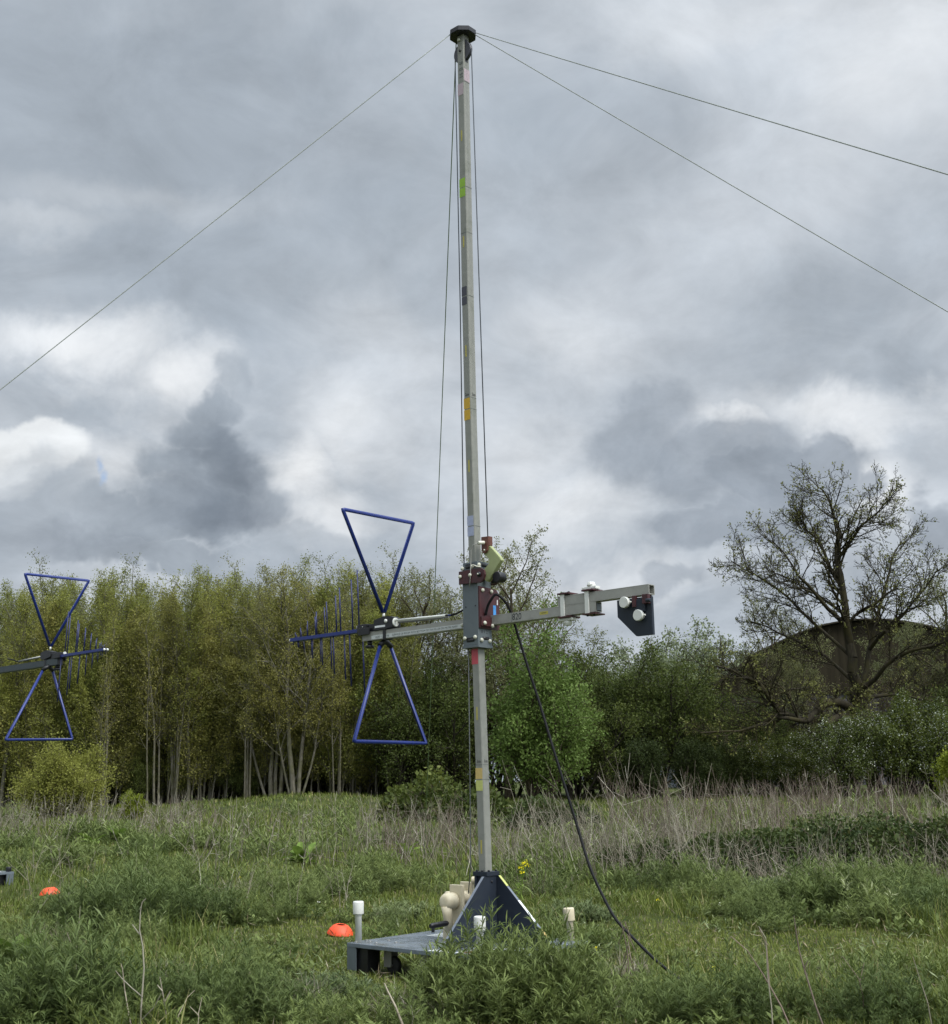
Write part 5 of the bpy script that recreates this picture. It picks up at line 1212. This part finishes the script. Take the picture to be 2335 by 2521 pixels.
put_tree(SPARSE2, 1905, 45.5, 1.1, .74, 'slender sparse tree standing left of the oak', 'sparse pale leaved trees')
put_tree(SPARSE, 2320, 46.5, 2.3, .80, 'leafier sparse tree at the right edge behind the oak', 'sparse pale leaved trees')
TW = make_tree(94, 'twiggy_bush', bstems(12, 3.9, .04, .34, 13), [S(5, .09, .05, .3, 12, .1, .65, .6, .55), S(4, .16, .05, .4, 8, .12, .75, .5, .55), S(3, .22, .03, .4, 5, .2, .8, .5, .55, 1), S(2, .25, 0, .5, 0, 0, .8, .5, .6)], BARK['twig'], LM[1], 1, .05, .10, minr=.006)
for px, Y, s, lab in [(1800, 46, .70, 'brown twiggy bush left of the barn front'), (1900, 46, .66, 'brown twiggy bush before the left part of the barn'), (2000, 46.5, .92, 'brown twiggy bush beside the oak fork'), (2200, 45, .92, 'brown twiggy bush right of the oak trunk'), (2290, 46, .98, 'brown twiggy bush before the right part of the barn'), (1720, 45.5, .86, 'brown twiggy bush among the hawthorns')]:
    put_tree(TW, px, Y, px * .41, s, lab, 'brown twiggy bushes', cat='bush')
for px, Y, s_ in [(2440, 44, 1.0), (2540, 45, 1.15), (2650, 44, .95), (2770, 46, 1.2), (2900, 45, 1.0)]:
    put_tree(HAW[px // 10 % 2], px, Y, px * .3, s_, 'hedge bush continuing past the right edge of the photo', 'bushes past the right edge', cat='bush')
for px in (-90, -150, -220, -290):
    put_tree(SLIM[px % 5], px, 45 + px % 3, px * .3, .9, 'slim tree continuing the wood past the left edge', 'trees past the left edge')
# the old oak: a short stout trunk, a leaning leader and long low limbs
rg = np.random.default_rng(404); out, tips = [], []
oak = [S(6, .08, .03, .45, 9, .25, .7, .6, .55, shrink=.3), S(6, .13, .05, .35, 8, .12, .75, .52, .5, shrink=.35), S(5, .18, .05, .4, 8, .12, .75, .5, .5), S(4, .22, .04, .4, 6, .15, .8, .5, .6), S(3, .22, .05, .5, 0, 0, .7, .55, .7, 1)]
OY = 42.0
ob = np.array([(2125 - CX) / F_PX * OY, OY, 0]); ob[2] = float(gz(ob[0], ob[1]))
def opt(px, py, dy=0.0): return np.array(at(px, py, OY + dy)) - ob
def limb(pts, r0, r1, kids_, klen, krad=.5, lvl=1, t0=.25):
    r0 *= .68; r1 *= .6; kids_ = int(kids_ * 1.75); klen *= .86
    """a limb laid through given points, with generated branches along it"""
    n = len(pts) - 1; acc = []
    for i in range(n):
        a = r0 + (r1 - r0) * i / n; b = r0 + (r1 - r0) * (i + 1) / n
        mid = (pts[i] + pts[i + 1]) / 2 + rg.normal(size=3) * .05
        out.append((pts[i], mid, a, (a + b) / 2, lvl - 1)); out.append((mid, pts[i + 1], (a + b) / 2, b, lvl - 1)); acc.append((pts[i], pts[i + 1], a, b))
    for k_ in range(kids_):
        t = t0 + (1 - t0) * (k_ + rg.uniform(.1, .9)) / kids_; i = min(n - 1, int(t * n)); p0, p1, a, b = acc[i]; fr = t * n - i; p = p0 + (p1 - p0) * fr; d = unit(p1 - p0)
        sd_ = unit(np.cross(d, rg.normal(size=3))); ang = rg.uniform(.5, 1.0); nd = d * math.cos(ang) + sd_ * math.sin(ang) + np.array([0, 0, .18]); nd = unit(nd)
        grow(rg, p, nd, klen * rg.uniform(.6, 1.15) * (1.1 - .4 * t), max(.02, (a + (b - a) * fr) * krad), 2, oak, out, tips)
trunk_top = opt(2118, 1700); fork = opt(2085, 1545)
limb([np.array([0, 0, -.2]), opt(2118, 1830), opt(2112, 1760), trunk_top], .38, .30, 9, 1.5, .2)
limb([trunk_top, opt(2100, 1620), fork, opt(2075, 1450, .1), opt(2060, 1380, .2), opt(2068, 1310, .2), opt(2045, 1240, .3), opt(2020, 1200, .3)], .28, .03, 13, 2.6, .5)
limb([fork, opt(2040, 1500, -.4), opt(1990, 1440, -.8), opt(1950, 1390, -1.0), opt(1900, 1330, -1.2)], .12, .03, 8, 2.2, .55)
limb([opt(2075, 1450, .1), opt(2030, 1360, .8), opt(1985, 1305, 1.2), opt(1965, 1275, 1.4)], .11, .025, 8, 2.0, .55)
limb([opt(2060, 1380, .2), opt(2110, 1310, -.6), opt(2145, 1275, -1.0), opt(2170, 1250, -1.2)], .09, .025, 8, 2.0, .55)
limb([trunk_top, opt(2140, 1600, .5), opt(2165, 1500, .8), opt(2190, 1410, 1.0), opt(2215, 1340, 1.2)], .15, .03, 10, 2.3, .5)
limb([opt(2140, 1600, .5), opt(2195, 1540, -.6), opt(2250, 1480, -1.2), opt(2310, 1400, -1.6)], .11, .03, 10, 2.2, .55)
limb([trunk_top, opt(2180, 1640, -1), opt(2250, 1600, -1.6), opt(2330, 1580, -2.0), opt(2400, 1570, -2.2)], .13, .03, 10, 2.0, .5)
limb([opt(2118, 1720), opt(2190, 1710, .6), opt(2260, 1720, 1.0), opt(2340, 1740, 1.2)], .12, .03, 8, 1.9, .5)
limb([opt(2110, 1775), opt(2085, 1738, -.6), opt(2045, 1728, -1.2), opt(2010, 1750, -1.6), opt(1985, 1775, -1.8)], .25, .18, 2, 1.2, .3)          # the arching low limb
limb([opt(1985, 1775, -1.8), opt(1920, 1750, -2.2), opt(1895, 1720, -2.4), opt(1870, 1680, -2.5), opt(1830, 1665, -2.6), opt(1765, 1640, -2.8)], .15, .05, 11, 1.9, .55, t0=.05)
limb([opt(1985, 1775, -1.8), opt(1940, 1768, -2.2), opt(1880, 1780, -2.4), opt(1820, 1800, -2.6), opt(1725, 1805, -2.8)], .12, .035, 9, 1.5, .5, t0=.05)
limb([opt(1895, 1720, -2.4), opt(1940, 1698, -2.0), opt(1985, 1695, -1.7), opt(2010, 1730, -1.5)], .035, .02, 3, 1.0, .5)
limb([opt(2100, 1765), opt(2060, 1765, -1.4), opt(2025, 1785, -2.0)], .22, .18, 1, .8, .4)                                                   # a sawn stub
limb([opt(1985, 1790, -1.6), opt(2020, 1830, -.6), opt(2060, 1880, -.2), opt(2085, 1960, 0)], .05, .07, 2, .9, .4)
limb([opt(2118, 1690), opt(2060, 1640, 1.0), opt(2000, 1600, 1.6), opt(1920, 1560, 2.2), opt(1850, 1530, 2.6)], .11, .03, 10, 2.1, .5)
limb([opt(2100, 1620), opt(2010, 1540, 1.4), opt(1940, 1470, 2.0), opt(1870, 1420, 2.4), opt(1800, 1380, 2.6)], .10, .025, 11, 2.3, .5)
oakroot = empty('oak_tree', tuple(ob))
linkm('trunk', wood_mesh('trunk', out, BARK['oak'], .0065), oakroot)
tips2 = [t for t in tips if rg.uniform() < .08]
linkm('crown', crown_mesh(rg, 'crown', tips2, 4, .085, LEAF['oakleaf'], .055, .3, .6), oakroot)
tag(oakroot, 'gnarled nearly bare oak with mossy limbs standing before the barn', 'tree')
# slender dark trunk beside the oak
out, tips = [], []
limb([np.array([0, 0, -.2]), opt(2112, 1900), opt(2108, 1820), opt(2104, 1750)], .10, .03, 8, 1.3, .4, t0=.4)
pr = empty('young_tree', tuple(ob + np.array([-.15, -1.2, 0]))); linkm('trunk', wood_mesh('trunk', out, BARK['twig'], .005), pr)
linkm('crown', crown_mesh(rg, 'crown', [t for t in tips if rg.uniform() < .3], 1, .09, LEAF['oakleaf'], .05), pr)
tag(pr, 'slender grey trunk standing close in front of the oak', 'tree')

# ------------------------------------------------------------------ barn with an arched end
BYY = 60.0
bc = (2128 - CX) / F_PX * BYY; bz = float(gz(bc, BYY))
def sheet(name, pal0, pal1, scale):
    mt = bpy.data.materials.new(name); mt.use_nodes = True; k_ = N(mt.node_tree); b = mt.node_tree.nodes['Principled BSDF']
    co_ = k_.add('ShaderNodeTexCoord').outputs['Object']; st = k_.vec('MULTIPLY', co_, (scale, 1, .06))
    c_ = k_.mix(k_.mapr(k_.noise(st, 1.0, 5, .7), .3, .7), (*pal0, 1), (*pal1, 1)); k_.put(b.inputs['Base Color'], c_); b.inputs['Roughness'].default_value = .9; b.inputs['Specular IOR Level'].default_value = .12; return mt
barn = empty('barn', (bc, BYY, bz)); tag(barn, 'old barn with an arched dark brown end and grey sheet walls behind the oak', 'barn')
apex = float(at(2128, 1531, BYY)[2]) - bz
def arc_z(x): return apex - (.055 if x < 0 else .043) * x * x
HWB = 8.2
def corr_wall(x0, x1, zlo, zhi, y, pitch, amp):
    g = Geo(); xs = np.arange(x0, x1 + 1e-6, pitch / 4); ph = np.sin(2 * math.pi * xs / pitch) * amp
    lo = np.stack([xs, y + ph, np.full_like(xs, zlo)], 1); hi = np.stack([xs, y + ph, np.array([zhi(v) for v in xs])], 1)
    V = np.concatenate([lo, hi]); n = len(xs); Fq = np.stack([np.arange(n - 1), np.arange(1, n), n + np.arange(1, n), n + np.arange(n - 1)], 1); g.add(V, Fq, np.zeros(len(V))); return g
linkm('gable', corr_wall(-HWB, HWB, 4.3, arc_z, 0.0, .30, .008).mesh('gable', [sheet('dark_brown_sheet', (.016, .0132, .008), (.033, .0275, .0165), 1.2)]), barn)
linkm('wall', corr_wall(-HWB + .1, HWB - .1, -.3, lambda v: min(4.4, arc_z(v)), .12, .20, .014).mesh('wall', [sheet('grey_wall_sheet', (.05, .049, .053), (.115, .112, .122), 5.0)]), barn)
g = Geo(); xs = np.linspace(-HWB - .3, HWB + .3, 41); n = len(xs); zs = np.array([arc_z(v) + .06 for v in xs])
V = np.concatenate([np.stack([xs, np.full(n, -.35), zs], 1), np.stack([xs, np.full(n, 26.), zs], 1), np.stack([xs, np.full(n, -.35), zs + .07], 1), np.stack([xs, np.full(n, 26.), zs + .07], 1)])
a_ = np.arange(n - 1)
Fq = np.concatenate([np.stack([a_, a_ + 1, n + a_ + 1, n + a_], 1), np.stack([2 * n + a_, 2 * n + a_ + 1, 3 * n + a_ + 1, 3 * n + a_], 1), np.stack([a_, a_ + 1, 2 * n + a_ + 1, 2 * n + a_], 1)])
g.add(V, Fq, np.zeros(len(V))); linkm('roof', g.mesh('roof', [sheet('rusty_roof_sheet', (.014, .012, .008), (.026, .022, .014), 1.2)]), barn)
for sx in (-HWB + .1, HWB - .1):
    MB().box(sx - .05, sx + .05, .2, 25.5, -.3, arc_z(sx)).build('side_wall', MT['pvc'], barn)
for px in (1700, 1960):
    pass
# far telegraph post in the gap right of the mast
pp = at(1498, 1690, 58); MB_ = MB().cyl((0, 0, 0), (0, 0, float(at(1497, 1655, 58)[2] - gz(pp[0], 58))), .09, 10); po = MB_.build('wooden_post', BARK['dark']); po.location = (pp[0], 58, float(gz(pp[0], 58)))
tag(po, 'thin dark post rising from the bushes in the gap', 'post')
for o in list(bpy.data.objects):        # prototypes that were never placed
    if o.parent is None and o.type == 'EMPTY' and 'label' not in o: 
        for c in kids(o): bpy.data.objects.remove(c)
        bpy.data.objects.remove(o)
